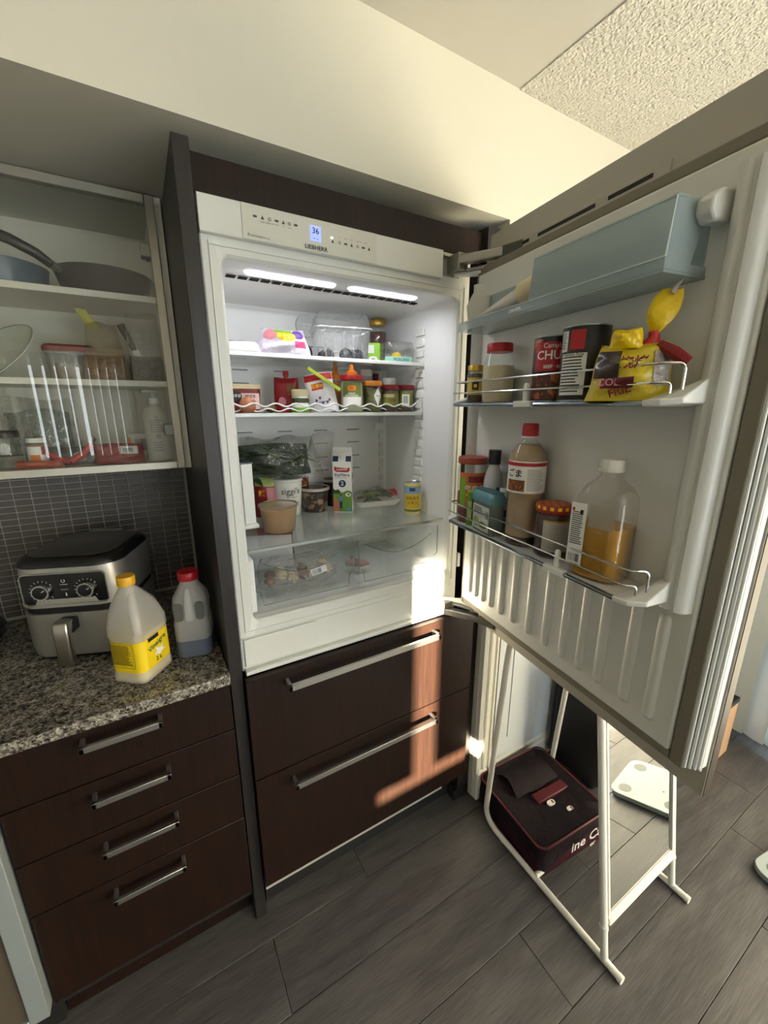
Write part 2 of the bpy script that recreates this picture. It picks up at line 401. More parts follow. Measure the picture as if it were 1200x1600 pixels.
# baseboard, casing
def profile_x(name, x0, x1, prof, m):
    g = G(); g.rings([[(x, y, z) for y, z in prof] for x in (x0, x1)]); return struct(g.obj(name, m))
profile_x('baseboard_front', 0.935, XR, [(0.0, 0), (-0.014, 0), (-0.014, 0.085), (-0.010, 0.092), (-0.010, 0.112), (-0.004, 0.122), (0.0, 0.124)], M_trim)
g = G()
pr = [(0.852, 0.0), (0.852, -0.018), (0.866, -0.022), (0.868, -0.014), (0.884, -0.014), (0.886, -0.022), (0.899, -0.022), (0.901, -0.013), (0.918, -0.013), (0.920, -0.019), (0.928, -0.019), (0.928, 0.0)]
g.poly(pr, 'z', 0.125, 2.03)
struct(g.obj('trim_1', M_trim), 'white fluted door casing')
g = G(); g.loft([(0, .060, .030, .004, .882, -.012), (.115, .060, .030, .004, .882, -.012), (.135, .050, .024, .004, .882, -.010)], 3)
struct(g.obj('trim_2', M_trim, bevel=.002), 'plinth block of door casing')
struct(G().box(0.936, 0.944, -.010, 0.0, .12, 2.0).obj('gap_shade_strip', M_dark))  # dark strip standing in for the black gap, its shade put into the colour
do = struct(G().box(0.946, 1.72, -.006, 0.0, .126, 2.03).obj('door_1', mat('cool_white_door_paint', (218, 226, 232), .4)), 'white door panel behind the standing mirror')
for zz0, zz1 in ((.22, .95), (1.05, 1.92)):
    for xx0, xx1 in ((1.03, 1.29), (1.38, 1.64)):
        G().box(xx0, xx1, -.0095, -.006, zz0, zz1).obj('door_panel', mat('cool_white_door_paint', (218, 226, 232), .4), do, bevel=.002)

# ------------------------------------------------------------------ backsplash tiles
wk = struct(G().box(XL, 0.90, YK, YK + .1, 0, ZC).obj('wall_kitchen', M_grout), 'kitchen wall with mosaic backsplash')
tw, th, gp = 0.0410, 0.0174, 0.0028
tm = None; nT = 0
r = 0
while True:
    z = 0.922 + r * (th + gp)
    if z + th > 1.412: break
    for c in range(13):
        x1 = -0.040 - c * (tw + gp); x0 = x1 - tw
        if tm is None:
            tm = G().box(0, tw, -0.004, 0, 0, th).obj('tile', M_tile, wk, bevel=.0008, seg=1); o = tm
        else:
            o = tm.copy(); COL.objects.link(o); o.parent = wk
        o.location = (x0, YK, z); nT += 1
    r += 1
g = G()
for rr in range(r):
    for c in range(13, 25):
        x1 = -0.040 - c * (tw + gp); z = 0.922 + rr * (th + gp)
        g.box(x1 - tw, x1, YK - .004, YK, z, z + th)
g.obj('tile_field', M_tile, wk, kind='stuff')

# ================================================================== KITCHEN RUN, LEFT
def bar_handle(parent, xa, xb, z, yface, out=0.036, h=0.015, t=0.009, name='handle'):
    g = G(); y = yface - out
    g.box(xa, xb, y, y + t, z - h / 2, z + h / 2); g.box(xa, xa + t, y, yface, z - h / 2, z + h / 2); g.box(xb - t, xb, y, yface, z - h / 2, z + h / 2)
    return g.obj(name, M_handle, parent, bevel=.0008, seg=1)
cab = thing('drawer_cabinet', 'dark espresso base cabinet with four drawers under the granite counter', 'cabinet', (0, 0, 0))
G().box(-.518, -.035, .035, .64, .10, .882).obj('body', M_dark, cab)
G().box(-.518, -.035, .075, .09, 0, .10).obj('toe_kick', M_wood, cab)
zs = [(.742, .880), (.590, .739), (.437, .587), (.143, .434)]
hz = [.856, .703, .552, .399]
for (a, b), h in zip(zs, hz):
    d = G().box(-.517, -.036, .0125, .0345, a, b).obj('drawer', M_wood, cab, bevel=.001, seg=1)
    bar_handle(d, -.357, -.195, h, .0125)
ct = G().box(-1.118, -.033, .003, .655, .884, .914).obj('countertop', M_granite, bevel=.004, seg=2)
tag(ct, 'speckled grey granite countertop with pale front edge', 'countertop')
# oven at the frame's lower left
ov = thing('oven', 'stainless steel oven beside the dark drawers at lower left', 'oven', (0, 0, 0))
G().box(-1.115, -.521, .03, .62, .10, .88).obj('body', M_dark, ov)
G().box(-1.112, -.523, -.004, .028, .745, .875).obj('control_fascia', M_steel, ov, bevel=.002)
d = G().box(-.560, -.523, -.012, .028, .148, .738).box(-1.112, -1.075, -.012, .028, .148, .738).box(-1.075, -.560, -.012, .028, .148, .165).box(-1.075, -.560, -.012, .028, .66, .738).obj('oven_door', mat('pale_oven_steel', (150, 158, 158), 0.45, 0.25), ov, bevel=.002)
G().box(-1.074, -.561, -.004, .02, .166, .659).obj('oven_glass', mat('bronze_oven_glass', (104, 94, 80), 0.3, 0.3, var=.05), d)
G().tube([(-1.07, -.05, .70), (-.60, -.05, .70)], .009).tube([(-1.05, -.05, .70), (-1.05, -.01, .70)], .006).tube([(-.62, -.05, .70), (-.62, -.01, .70)], .006).obj('handle', M_handle, d, smooth=True)
G().box(-1.112, -.523, .06, .08, 0, .10).obj('toe_kick', M_dark, ov)

# ------------------------------------------------------------------ wall cabinet with glass door
UY = .362
wc = thing('wall_cabinet', 'glass fronted wall cabinet with aluminium frame and white interior', 'cabinet', (0, 0, 0))
x0, x1, z0, z1 = -.78, -.050, 1.408, 2.108
G().box(x0, x1, .652, .659, z0, z1).obj('back_panel', M_carcass, wc)
G().box(x0, x0 + .016, UY + .024, .652, z0, z1).obj('side_panel', M_carcass, wc)
G().box(x1 - .016, x1, UY + .024, .652, z0, z1).obj('side_panel', M_carcass, wc)
G().box(x0 + .016, x1 - .016, UY + .024, .652, z1 - .016, z1).obj('top_panel', M_carcass, wc)
G().box(x0 + .016, x1 - .016, UY + .024, .652, z0, z0 + .016).obj('bottom_panel', M_carcass, wc)
for z in (1.860, 1.640):
    G().box(x0 + .017, x1 - .017, UY + .030, .651, z, z + .016).obj('shelf', M_carcass, wc, bevel=.001, seg=1)
G().box(x1 + .0005, -.034, UY + .005, UY + .028, z0, z1).obj('filler_strip', M_carcass, wc)
fr = thing_frame = G()
f = .0215
fr.box(x0, x0 + f, UY, UY + .022, z0, z1).box(x1 - f, x1, UY, UY + .022, z0, z1).box(x0 + f, x1 - f, UY, UY + .022, z0, z0 + f).box(x0 + f, x1 - f, UY, UY + .022, z1 - f, z1)
dr = fr.obj('door_frame', M_alu, wc, bevel=.0015, seg=1)
G().box(x0 + f, x1 - f, UY + .009, UY + .012, z0 + f, z1 - f).obj('glass_pane', M_glass, dr)
for z in (1.985, 1.52):
    G().box(x1 - f - .022, x1 - f + .002, UY + .0125, UY + .05, z - .016, z + .016).box(x1 - f - .010, x1 - f + .002, UY + .05, UY + .085, z - .010, z + .010).obj('hinge', mat('hinge_metal', (140, 138, 132), .4, 1.0), dr, bevel=.003)

# ------------------------------------------------------------------ fridge housing
hs = thing('fridge_housing', 'dark espresso tall panels and valance framing the built-in fridge', 'cabinet panel', (0, 0, 0))
G().box(-.0316, 0.0, .0225, .655, 0, 2.0915).obj('side_panel', M_panel, hs, bevel=.001, seg=1)
G().box(.790, .849, .0225, .655, 0, 2.0915).obj('side_panel', M_panel, hs, bevel=.001, seg=1)
G().box(.001, .789, .045, .065, 1.995, 2.080).obj('valance', M_wood, hs, bevel=.001, seg=1)
G().box(.001, .789, .30, .31, 1.99, 2.09).obj('back_rail', M_dark, hs)
G().box(.770, .846, .018, .10, 0.0, .045).obj('foot_block', M_dark, hs, bevel=.003)
# ================================================================== REFRIGERATOR
rf = thing('refrigerator', 'white built-in refrigerator standing open with food inside', 'refrigerator', (0, 0, 0))
FX0, FX1, FZ0, FZ1, FY = .004, .745, .885, 2.006, .040
OX0, OX1, OZ0, OZ1, BY = .045, .704, 1.028, 1.898, .470
def rect_ring(x0, x1, z0, z1, r, y, seg=6):
    w, d = x1 - x0, z1 - z0
    return [(p[0], y, p[1]) for p in rrect(w, d, r, seg, (x0 + x1) / 2, (z0 + z1) / 2, 0)]
g = G()
g.rings([rect_ring(FX0, FX1, FZ0, FZ1, .001, .60), rect_ring(FX0, FX1, FZ0, FZ1, .003, FY + .003), rect_ring(FX0 + .003, FX1 - .003, FZ0 + .003, FZ1 - .003, .003, FY),
         rect_ring(OX0 - .006, OX1 + .006, OZ0 - .006, OZ1 + .006, .018, FY), rect_ring(OX0, OX1, OZ0, OZ1, .016, FY + .006), rect_ring(OX0, OX1, OZ0, OZ1, .016, FY + .02)], True, False)
g.obj('body', M_white, rf, smooth=True)
g = G()
g.rings([rect_ring(OX0, OX1, OZ0, OZ1, .016, FY + .02), rect_ring(OX0, OX1, OZ0, OZ1, .016, BY - .012), rect_ring(OX0 + .012, OX1 - .012, OZ0 + .012, OZ1 - .012, .012, BY)], False, True)
g.obj('inner_liner', M_liner, rf, smooth=True)
# raised seal frame on the face
for (a, b, c, d) in ((.020, .0225, 1.0, 1.925), (.722, .7245, 1.0, 1.925)):
    G().box(a, b, FY - .003, FY + .001, c, d).obj('seal_rib', M_white, rf, bevel=.001)
G().box(.020, .7245, FY - .003, FY + .001, 1.916, 1.9185).obj('seal_rib', M_white, rf, bevel=.001)
G().box(.020, .7245, FY - .003, FY + .001, 1.0, 1.0025).obj('seal_rib', M_white, rf, bevel=.001)
# control band
cb = G().box(.004, .632, FY - .014, FY, 1.934, 2.004).obj('control_band', M_white, rf, bevel=.002)
cp = G().box(.090, .418, FY - .0165, FY - .013, 1.935, 2.003).obj('control_panel', mat('control_panel_satin', (214, 213, 200), .4), rf, bevel=.001)
fy = FY - .0168
G().box(.242, .269, fy - .0006, fy, 1.957, 1.989).obj('display', mat('lit_blue_lcd', (150, 168, 235), .3, emit=1.1), cp)
lettering('36', .017, mat('lcd_digits', (30, 34, 90), .4), cp, FRONT(.2555, fy - .0010, 1.978), 'display_digits', True)
lettering('-- --', .008, mat('lcd_digits', (30, 34, 90), .4), cp, FRONT(.2555, fy - .0010, 1.963), 'display_dashes', True)
lettering('LIEBHERR', .0125, M_ink, cp, FRONT(.256, fy - .0006, 1.9435), 'brand_lettering', True, sx=1.06)
lettering('Premium', .0085, mat('grey_print', (90, 88, 80), .5), cp, FRONT(.1155, fy - .0006, 1.9435), 'series_lettering')
lettering('NoFrost', .005, mat('grey_print', (90, 88, 80), .5), cp, FRONT(.139, fy - .0006, 1.9428), 'series_lettering')
M_g2 = mat('grey_print2', (70, 68, 62), .5)
def icon(k, xx, zz):
    g = G()
    if k == 0: g.box(xx - .004, xx + .004, fy - .0006, fy, zz - .002, zz + .002)
    elif k == 1: g.poly([(xx - .0035, zz - .003), (xx + .0035, zz - .003), (xx, zz + .004)], 'y', fy - .0006, fy)
    else: g.rings([[(xx + rr * math.cos(a * math.pi / 4), fy - .0005, zz + rr * math.sin(a * math.pi / 4)) for a in range(8)] for rr in (.002, .0034)], False, False)
    g.obj('icon', M_g2, cp)
for k, xx in enumerate((.118, .134, .150, .165, .180, .194, .2085)): icon(k % 3, xx, 1.981)
for k, xx in enumerate((.298, .316, .332, .348, .364, .380, .396)): icon((k + 1) % 3, xx, 1.965)
for k, xx in enumerate((.134, .150, .165, .180, .194)):
    lettering(('Power', 'SuperCool', 'Timer', 'Up', 'Down')[k], .0036, mat('grey_print2', (70, 68, 62), .5), cp, FRONT(xx, fy - .0006, 1.973), 'icon_caption')
for k, xx in enumerate((.316, .332, .348, .368, .386)):
    lettering(('Up', 'Down', 'Timer', 'SuperFrost', 'Alarm')[k], .0036, mat('grey_print2', (70, 68, 62), .5), cp, FRONT(xx, fy - .0006, 1.976), 'icon_caption')
G().box(.293, .299, fy - .001, fy, 1.9705, 1.9735).obj('indicator_light', mat('indicator_green', (225, 255, 225), .3, emit=3.0), cp)
# recess by the top hinge
G().box(.634, .700, FY - .002, FY + .001, 1.945, 1.998).obj('hinge_recess', mat('recess_grey', (150, 148, 138), .5), rf)
G().box(.636, .70, FY - .012, FY - .002, 1.992, 1.998).obj('hinge_track', M_steel, rf)
# ceiling lamp and vent slots
for la, lb in ((.108, .345), (.382, .606)):
    G().rings([rr_ for rr_ in ([(p[0], p[1], OZ1 - .001) for p in rrect(lb - la, .034, .016, 5, (la + lb) / 2, .118, 0)], [(p[0], p[1], OZ1 - .005) for p in rrect(lb - la - .008, .026, .012, 5, (la + lb) / 2, .118, 0)])], False, True).obj('lamp_lens', mat('led_diffuser', (236, 238, 255), .3, emit=2.6), rf)
for k in range(20):
    for q in range(2):
        xx = .075 + k * .0285; yy = .158 + q * .012
        G().box(xx, xx + .022, yy, yy + .005, OZ1 - .004, OZ1 - .0015).obj('vent_slot', M_dark, rf)
ledl = lamp('fridge_led', 'AREA', (.355, .115, OZ1 - .016), (0, .25, -1), 2.0, (0.93, 0.94, 1.0), shape='RECTANGLE', size=.5, size_y=.03)
# back-wall air slots
for zz in (1.79, 1.703, 1.661, 1.50, 1.452, 1.40, 1.35):
    for xx in (.127, .265, .401, .535):
        G().box(xx, xx + .050, BY - .004, BY + .001, zz - .002, zz + .002).obj('air_slot', mat('slot_grey', (150, 150, 148), .6), rf)
# bracket ladders on the right wall and back corner
for k in range(17):
    zz = 1.815 - k * .0335
    G().box(OX1 - .006, OX1 + .001, .205, .250, zz, zz + .024).obj('shelf_bracket', M_white, rf, bevel=.002)
for k in range(13):
    zz = 1.66 - k * .0335
    G().box(OX1 - .030, OX1 - .012, BY - .010, BY - .002, zz, zz + .022).obj('shelf_bracket', M_white, rf, bevel=.002)
G().box(OX1 - .052, OX1 - .008, BY - .012, BY - .002, 1.495, 1.52).obj('info_sticker', M_whiteprint, rf)
# shelves
def fridge_shelf(z, y0, y1, name='glass_shelf'):
    s = G().box(OX0 + .004, OX1 - .008, y0 + .004, y1, z - .005, z).obj(name, M_shelfglass, rf)
    G().box(OX0 + .004, OX1 - .008, y0, y0 + .006, z - .009, z + .002).obj('front_trim', mat('shelf_trim_white', (214, 218, 214), .3), s, bevel=.0015)
    G().box(OX0 + .004, OX1 - .008, y1 - .006, y1, z - .007, z + .012).obj('rear_trim', mat('shelf_trim_white', (214, 218, 214), .3), s, bevel=.0015)
    return s
s1 = fridge_shelf(1.726, .200, .458)
s2 = fridge_shelf(1.566, .200, .458)
def wave(z, y, amp, x0, x1, ph=0.0, m=M_chrome):
    pts = []
    for i in range(97):
        t = i / 96; pts.append((x0 + (x1 - x0) * t, y, z + amp * math.sin(t * 2 * math.pi * 10 + ph)))
    return pts
G().tube(wave(1.590, .196, .0045, .050, .655) + [(.672, .198, 1.600), (.694, .205, 1.612)], .0022, 6).obj('wavy_wire', mat('white_wire', (226, 228, 224), .3), s2, smooth=True)
G().tube(wave(1.576, .250, .0045, .050, .690, 1.5), .002, 6).obj('wavy_wire', mat('white_wire', (226, 228, 224), .3), s2, smooth=True)
G().tube([(.694, .205, 1.612), (.694, .202, 1.57)], .0022, 6).obj('wire_end', mat('white_wire', (226, 228, 224), .3), s2, smooth=True)
s3 = G().box(OX0 + .003, OX1 - .012, .064, .460, 1.213, 1.219).obj('crisper_cover', M_cover, rf)
G().box(OX0 + .003, OX1 - .012, .058, .0645, 1.2115, 1.2205).obj('front_trim', mat('cover_trim_grey', (150, 156, 148), .3, .6), s3, bevel=.001)
# crisper drawers
def crisper(x0, x1):
    y0, y1, z0, z1 = .082, .44, 1.045, 1.200; t = .003
    c = G().box(x0, x1, y0, y0 + t, z0, z1 - .010).obj('crisper_drawer', M_clear, rf)
    G().box(x0, x0 + t, y0 + t, y1, z0, z1 - .02).obj('drawer_side', M_clear, c)
    G().box(x1 - t, x1, y0 + t, y1, z0, z1 - .02).obj('drawer_side', M_clear, c)
    G().box(x0 + t, x1 - t, y0 + t, y1, z0, z0 + t).obj('drawer_bottom', M_clear, c)
    G().box(x0 + t, x1 - t, y1 - t, y1, z0 + t, z1 - .02).obj('drawer_back', M_clear, c)
    G().tube([(x0, y0, z1 - .010), (x0, y0, z0 + .045), (x0 + .014, y0, z0 + .040), (x0 + .018, y0, z0), (x1 - .018, y0, z0), (x1 - .014, y0, z0 + .040), (x1, y0, z0 + .045), (x1, y0, z1 - .010)], .0014, 5).obj('front_rim', M_edge, c)
    pts = []
    for i in range(17):
        t2 = i / 16; pts.append((x0 + .02 + (x1 - x0 - .04) * t2, y0 - .002, z1 - .030 - .045 * math.sin(math.pi * t2)))
    G().tube(pts, .0015, 5).obj('grip_arc', M_edge, c)
    G().box(x0 + .035, x1 - .05, y0 - .006, y0 - .001, z1 - .030, z1 - .012).obj('grip_lip', M_clear, c, bevel=.001)
    G().box(x0 - .006, x0 + .010, y0 - .002, y0 + .012, z0 - .005, z0 + .035).obj('corner_foot', M_clear, c, bevel=.002)
    return c
crisper(.066, .364); crisper(.384, .688)
G().box(.368, .381, .075, .095, 1.035, 1.205).obj('crisper_divider', M_clear, rf, bevel=.002)
G().box(OX0, .062, .062, .44, 1.04, 1.19).obj('crisper_wall', M_liner, rf, bevel=.004)
# lower bezel
G().box(.012, .218, FY - .006, FY, .900, .982).obj('bezel_cover', M_white, rf, bevel=.003)
G().box(.006, .640, FY - .003, FY, .983, .9865).obj('bezel_rib', M_white, rf, bevel=.001)
G().box(.010, .690, FY - .020, FY + .002, .882, .893).obj('bezel_strip', M_white, rf, bevel=.002)
G().box(.555, .665, FY - .004, FY, .905, .975).obj('hinge_cover_plate', M_white, rf, bevel=.002)
G().box(.575, .655, FY - .008, FY - .003, .915, .968).obj('hinge_cover_step', M_white, rf, bevel=.002)
# gap behind hinges
for zz in (1.80, 1.04):
    G().box(.745, .757, FY - .004, FY + .03, zz, zz + .05).obj('side_clip', M_white, rf, bevel=.002)
# freezer drawers with wood fronts
G().box(.010, .740, .03, .60, .10, .880).obj('freezer_body', M_dark, rf)
for a, b, h in ((.142, .550, .508), (.554, .878, .843)):
    d = G().box(.003, .804, 0.0, .022, a, b).obj('freezer_drawer', M_wood, rf, bevel=.001, seg=1)
    bar_handle(d, .106, .624, h, 0.0, .040, .018, .010)
G().box(.003, .690, .002, .03, .130, .1405).obj('kick_seal', mat('pale_kick_seal', (176, 172, 164), .5), rf)
G().box(.01, .78, .06, .07, 0, .13).obj('toe_kick', M_dark, rf)

# ------------------------------------------------------------------ the open door
HX, HY, TH = .7519, -.0299, 1.7024
Dv = Vector((math.cos(TH), -math.sin(TH), 0)); Nv = Vector((-math.sin(TH), -math.cos(TH), 0))
DROT = math.atan2(Nv.y, Nv.x)
def dw(s, d, z): v = Vector((HX, HY, 0)) + Dv * s + Nv * d; return (v.x, v.y, z)
MD = Matrix.Translation((HX, HY, 0)) @ Matrix.Rotation(DROT, 4, 'Z')      # local (d, s, z)
door = G().box(-.0225, -.0012, .0, .744, .888, 2.0435).obj('door', M_wood, rf, bevel=.001, seg=1, loc=(HX, HY, 0), rot=(0, 0, DROT))
G().box(-.0012, 0, .001, .743, .889, 2.0425).obj('backing', M_backing, door)
# slots along the top
for a, b in ((.05, .16), (.19, .35), (.38, .47)):
    G().box(.004, .0052, a, b, 1.977, 1.984).obj('adjuster_slot', M_dark, door)
G().box(.0, .004, .04, .50, 1.966, 1.992).obj('adjuster_rail', M_backing, door, bevel=.001)
G().box(0, .036, .006, .722, .950, 1.952).obj('door_body', mat('door_body_grey', (196, 193, 180), .5), door, bevel=.004)
def ring_box(s0, s1, z0, z1, w, d0, d1, wl=None, wr=None):
    g = G(); wl = wl or w; wr = wr or w
    g.box(d0, d1, s0, s0 + wl, z0, z1).box(d0, d1, s1 - wr, s1, z0, z1).box(d0, d1, s0 + wl, s1 - wr, z0, z0 + w).box(d0, d1, s0 + wl, s1 - wr, z1 - w, z1); return g
ring_box(.004, .722, .948, 1.955, .020, .030, .041, .012, .024).obj('gasket', M_gasket, door, bevel=.003)
G().box(.030, .046, .017, .697, .968, 1.934).obj('door_liner', M_doorliner, door, bevel=.004)
for k in range(4):
    s = .7225 + k * .0052
    G().tube([(.034 - k * .006, s, .952), (.034 - k * .006, s, 1.965)], .0030, 8).obj('edge_trim', M_white, door, smooth=True)
G().box(.0, .022, .722, .740, .955, 1.965).obj('edge_channel', M_white, door, bevel=.002)
for s in (.058, .092, .128, .166, .212, .264, .326, .384, .440, .490, .538, .600, .652):
    g = G(); z0, z1 = (1.015, 1.215); rr = .0115
    prof = []
    for a in range(-6, 7):
        prof.append((math.sin(a / 6 * math.pi / 2), math.cos(a / 6 * math.pi / 2)))
    rings = []
    for zz, q in [(z0 - rr, .05), (z0 - rr * .8, .6), (z0 - rr * .4, .9), (z0, 1), (z1, 1), (z1 + rr * .4, .9), (z1 + rr * .8, .6), (z1 + rr, .05)]:
        rings.append([(.0455 + .008 * c * q, s + rr * sn * q, zz) for sn, c in prof])
    g.rings(rings, True, True); g.obj('rib', M_doorliner, door, smooth=True, sharp=60)
# side pillars of the liner
def pillar(s0, s1, z0, z1):
    g = G(); w = s1 - s0
    pr = [(.040, s0), (.062, s0 + .004), (.071, s0 + .012), (.071, s0 + w * .40), (.064, s0 + w * .50), (.064, s0 + w * .58), (.070, s0 + w * .68), (.066, s1 - .006), (.055, s1 - .001), (.040, s1)]
    g.rings([[(d, s, z) for d, s in pr] for z in (z0, z1)]); return g.obj('pillar', M_doorliner, door, smooth=True, sharp=50)
pillar(.640, .690, 1.245, 1.905); pillar(.022, .050, 1.245, 1.905)
# dairy bin
bn = G()
bn.poly([(.048, 1.776), (.142, 1.776), (.142, 1.796), (.132, 1.870), (.048, 1.876)], 'y', .332, .614)
MY = None
binb = G()
def slab_ds(g, pts, s0, s1):    # polygon in (d,z) extruded along s
    g.rings([[(d, s, z) for d, z in pts] for s in (s0, s1)]); return g
b1 = slab_ds(G(), [(.046, 1.774), (.142, 1.774), (.142, 1.778), (.046, 1.778)], .075, .614).obj('dairy_bin', M_bin, door)
slab_ds(G(), [(.139, 1.7785), (.142, 1.7785), (.142, 1.794), (.139, 1.794)], .075, .614).obj('bin_lip', M_bin, b1)
slab_ds(G(), [(.139, 1.795), (.142, 1.795), (.134, 1.871), (.131, 1.871)], .334, .614).obj('bin_flap', M_bin, b1)
slab_ds(G(), [(.060, 1.871), (.134, 1.871), (.134, 1.874), (.060, 1.877)], .334, .614).obj('bin_top', M_bin, b1)
slab_ds(G(), [(.048, 1.7785), (.139, 1.7785), (.139, 1.795), (.131, 1.870), (.062, 1.874), (.085, 1.79), (.048, 1.79)], .610, .614).obj('bin_end', M_bin, b1)
slab_ds(G(), [(.048, 1.7785), (.139, 1.7785), (.139, 1.795), (.131, 1.870), (.062, 1.874), (.048, 1.87)], .333, .336).obj('bin_end', M_bin, b1)
slab_ds(G(), [(.047, 1.7785), (.050, 1.7785), (.050, 1.870), (.047, 1.870)], .075, .610).obj('bin_back', M_bin, b1)
slab_ds(G(), [(.047, 1.7785), (.110, 1.7785), (.118, 1.84), (.100, 1.872), (.047, 1.872)], .072, .078).obj('bin_side', M_doorliner, b1, bevel=.002)
slab_ds(G(), [(.046, 1.885), (.075, 1.882), (.098, 1.868), (.098, 1.850), (.085, 1.838), (.046, 1.842)], .616, .640).obj('bin_hook', M_doorliner, b1, bevel=.004)
G().tube([(.142, .075, 1.7945), (.142, .614, 1.7945)], .0012, 5).obj('bin_edge', mat('bin_edge_light', (205, 215, 212), .2), b1)
G().tube([(.134, .334, 1.872), (.134, .613, 1.872), (.142, .614, 1.795)], .0012, 5).obj('bin_edge', mat('bin_edge_light', (205, 215, 212), .2), b1)
lettering('LIEBHERR', .009, M_whiteprint, b1, Matrix(((0, 0, 1, .1425), (1, 0, 0, .295), (0, 1, 0, 1.7855), (0, 0, 0, 1))), 'brand_lettering', True)
# wire shelves on the door
def door_shelf(z, clip_s):
    sh = G().box(.046, .136, .050, .636, z - .006, z).obj('door_shelf', mat('door_shelf_plate', (206, 206, 198), .4), door)
    G().tube([(.140, .072, z - .004), (.140, .616, z - .004)], .0045, 8).obj('front_bar', mat('blue_chrome_bar', (150, 160, 166), .2, 1.0), sh, smooth=True)
    for zz, dd, e in ((z + .054, .138, .648), (z + .026, .141, .640)):
        p = rounded_path([(.060, e, zz - .035), (.060, e, zz), (dd, e, zz), (dd, .070, zz)], .012) if zz > z + .04 else rounded_path([(dd - .018, e, z + .006), (dd - .018, e, zz), (dd, e - .012, zz), (dd, .066, zz)], .008)
        if zz > z + .04:
            p = rounded_path([(dd - .030, e, z + .010), (dd - .030, e, zz), (dd, e - .014, zz), (dd, .068, zz), (.060, .060, zz)], .012)
        G().tube(p, .0021, 7).obj('wire_rail', M_chrome, sh, smooth=True)
    # brackets
    g = G(); g.rings([[(d, s, zz) for d, zz in pr] for s, pr in ((.614, [(.144, z - .009), (.146, z + .001), (.046, z + .001), (.046, z - .009)]), (.640, [(.140, z - .008), (.142, z + .002), (.060, z + .030), (.046, z - .008)]), (.662, [(.120, z - .004), (.122, z + .004), (.066, z + .036), (.046, z - .004)]))])
    g.obj('end_bracket', M_white, sh, bevel=.002)
    g = G(); g.rings([[(d, s, zz) for d, zz in pr] for s, pr in ((.072, [(.144, z - .009), (.146, z + .001), (.046, z + .022), (.046, z - .009)]), (.050, [(.134, z - .009), (.134, z + .004), (.046, z + .030), (.046, z - .009)]))])
    g.obj('end_bracket', M_white, sh, bevel=.002)
    g = G(); g.box(.132, .148, clip_s - .026, clip_s + .026, z - .010, z + .003); g.lathe([(.0065, z), (.0065, z + .034), (.004, z + .040)], 10, .136, clip_s)
    g.obj('rail_clip', M_white, sh, bevel=.002)
    return sh
ZA, ZBq = 1.594, 1.262
door_shelf(ZA, .345); door_shelf(ZBq, .478)
# hinges
def hinge(z, up):
    q = 1 if up else -1
    h = G().box(.655, .690, -.012, .040, z - .022, z + .022).obj('hinge', mat('hinge_grey', (150, 148, 138), .4, .8), rf, bevel=.003)
    a, b = Vector((.668, -.004, z)), Vector((.728, -.105, z - .004 + .006 * up))
    def bar(p, r, w, hh, name, m, par=h):
        t = (r - p); L = t.length; ang = math.atan2(t.y, t.x)
        M = Matrix.Translation(p) @ Matrix.Rotation(ang, 4, 'Z')
        return G().box(0, L, -w / 2, w / 2, -hh / 2, hh / 2, M).obj(name, m, par, bevel=.003)
    bar(a + Vector((0, 0, -.010 + .014 * up)), b + Vector((0, 0, -.010 + .014 * up)), .026, .022, 'hinge_arm', M_steel)
    bar(a + Vector((.01, .02, .012 - .030 * up)), b + Vector((-.004, .025, .010 - .030 * up)), .012, .008, 'hinge_link', M_steel)
    bar(b, Vector((.740, -.165, z - .006)), .022, .034, 'hinge_cup', mat('dark_hinge_metal', (92, 94, 84), .4, .7))
    # white cover plate, curved
    pts = []
    for i in range(9):
        t = i / 8; pts.append((.664 + .058 * t + .012 * math.sin(math.pi * t), .018 - .104 * t))
    for i in range(9):
        t = 1 - i / 8; pts.append((.676 + .062 * t + .026 * math.sin(math.pi * t), .030 - .100 * t))
    zz = z + (.016 if not up else -.030)
    G().poly(pts, 'z', zz, zz + .008).obj('hinge_cover', M_white, h, bevel=.002)
    return h
hinge(.922, 0); hinge(1.972, 1)
# ================================================================== BLINDS, MIRROR, FLOOR THINGS
M_slat = mat('white_vinyl_slat', (224, 226, 222), .5)
def slat_mat(name, tr, c=(214, 214, 204)):
    m, nt, N, L, b = nodes_mat(name)
    out = [n for n in N if n.type == 'OUTPUT_MATERIAL'][0]
    b.inputs['Base Color'].default_value = lin(c); b.inputs['Roughness'].default_value = .45
    t = N.new('ShaderNodeBsdfTranslucent'); t.inputs[0].default_value = lin((214, 220, 222))
    mx = N.new('ShaderNodeMixShader'); mx.inputs[0].default_value = tr
    L.new(b.outputs[0], mx.inputs[1]); L.new(t.outputs[0], mx.inputs[2]); L.new(mx.outputs[0], out.inputs[0])
    return m
M_slat = slat_mat('translucent_vinyl_slat', .12); M_slat2 = slat_mat('blackout_vinyl_slat', .004, (112, 114, 112))
def slat_geo(h, w=.089):
    g = G(); n = 6; rg = []
    for z in (0, h):
        rg.append([(w * (i / n - .5), .006 * math.sin(math.pi * i / n), z) for i in range(n + 1)])
    v = rg[0] + rg[1]; f = [(i, i + 1, n + 2 + i, n + 1 + i) for i in range(n)]
    g.add(v, f); return g
def blind(name, label, rail, slats, m):
    t = thing(name, label, 'blind')
    G().box(*rail).obj('head_rail', M_trim, t, bevel=.004)
    cache = {}
    for x, y, z, h, a in slats:
        k = round(h, 3)
        if k not in cache: o = slat_geo(h).obj('slat', m, t, smooth=True); cache[k] = o
        else: o = cache[k].copy(); COL.objects.link(o); o.parent = t
        o.location = (x, y, z); o.rotation_euler = (0, 0, R(a))
    return t
sl = [(2.205, -.16 - .080 * k, .035, 2.09, 78) for k in range(31)]
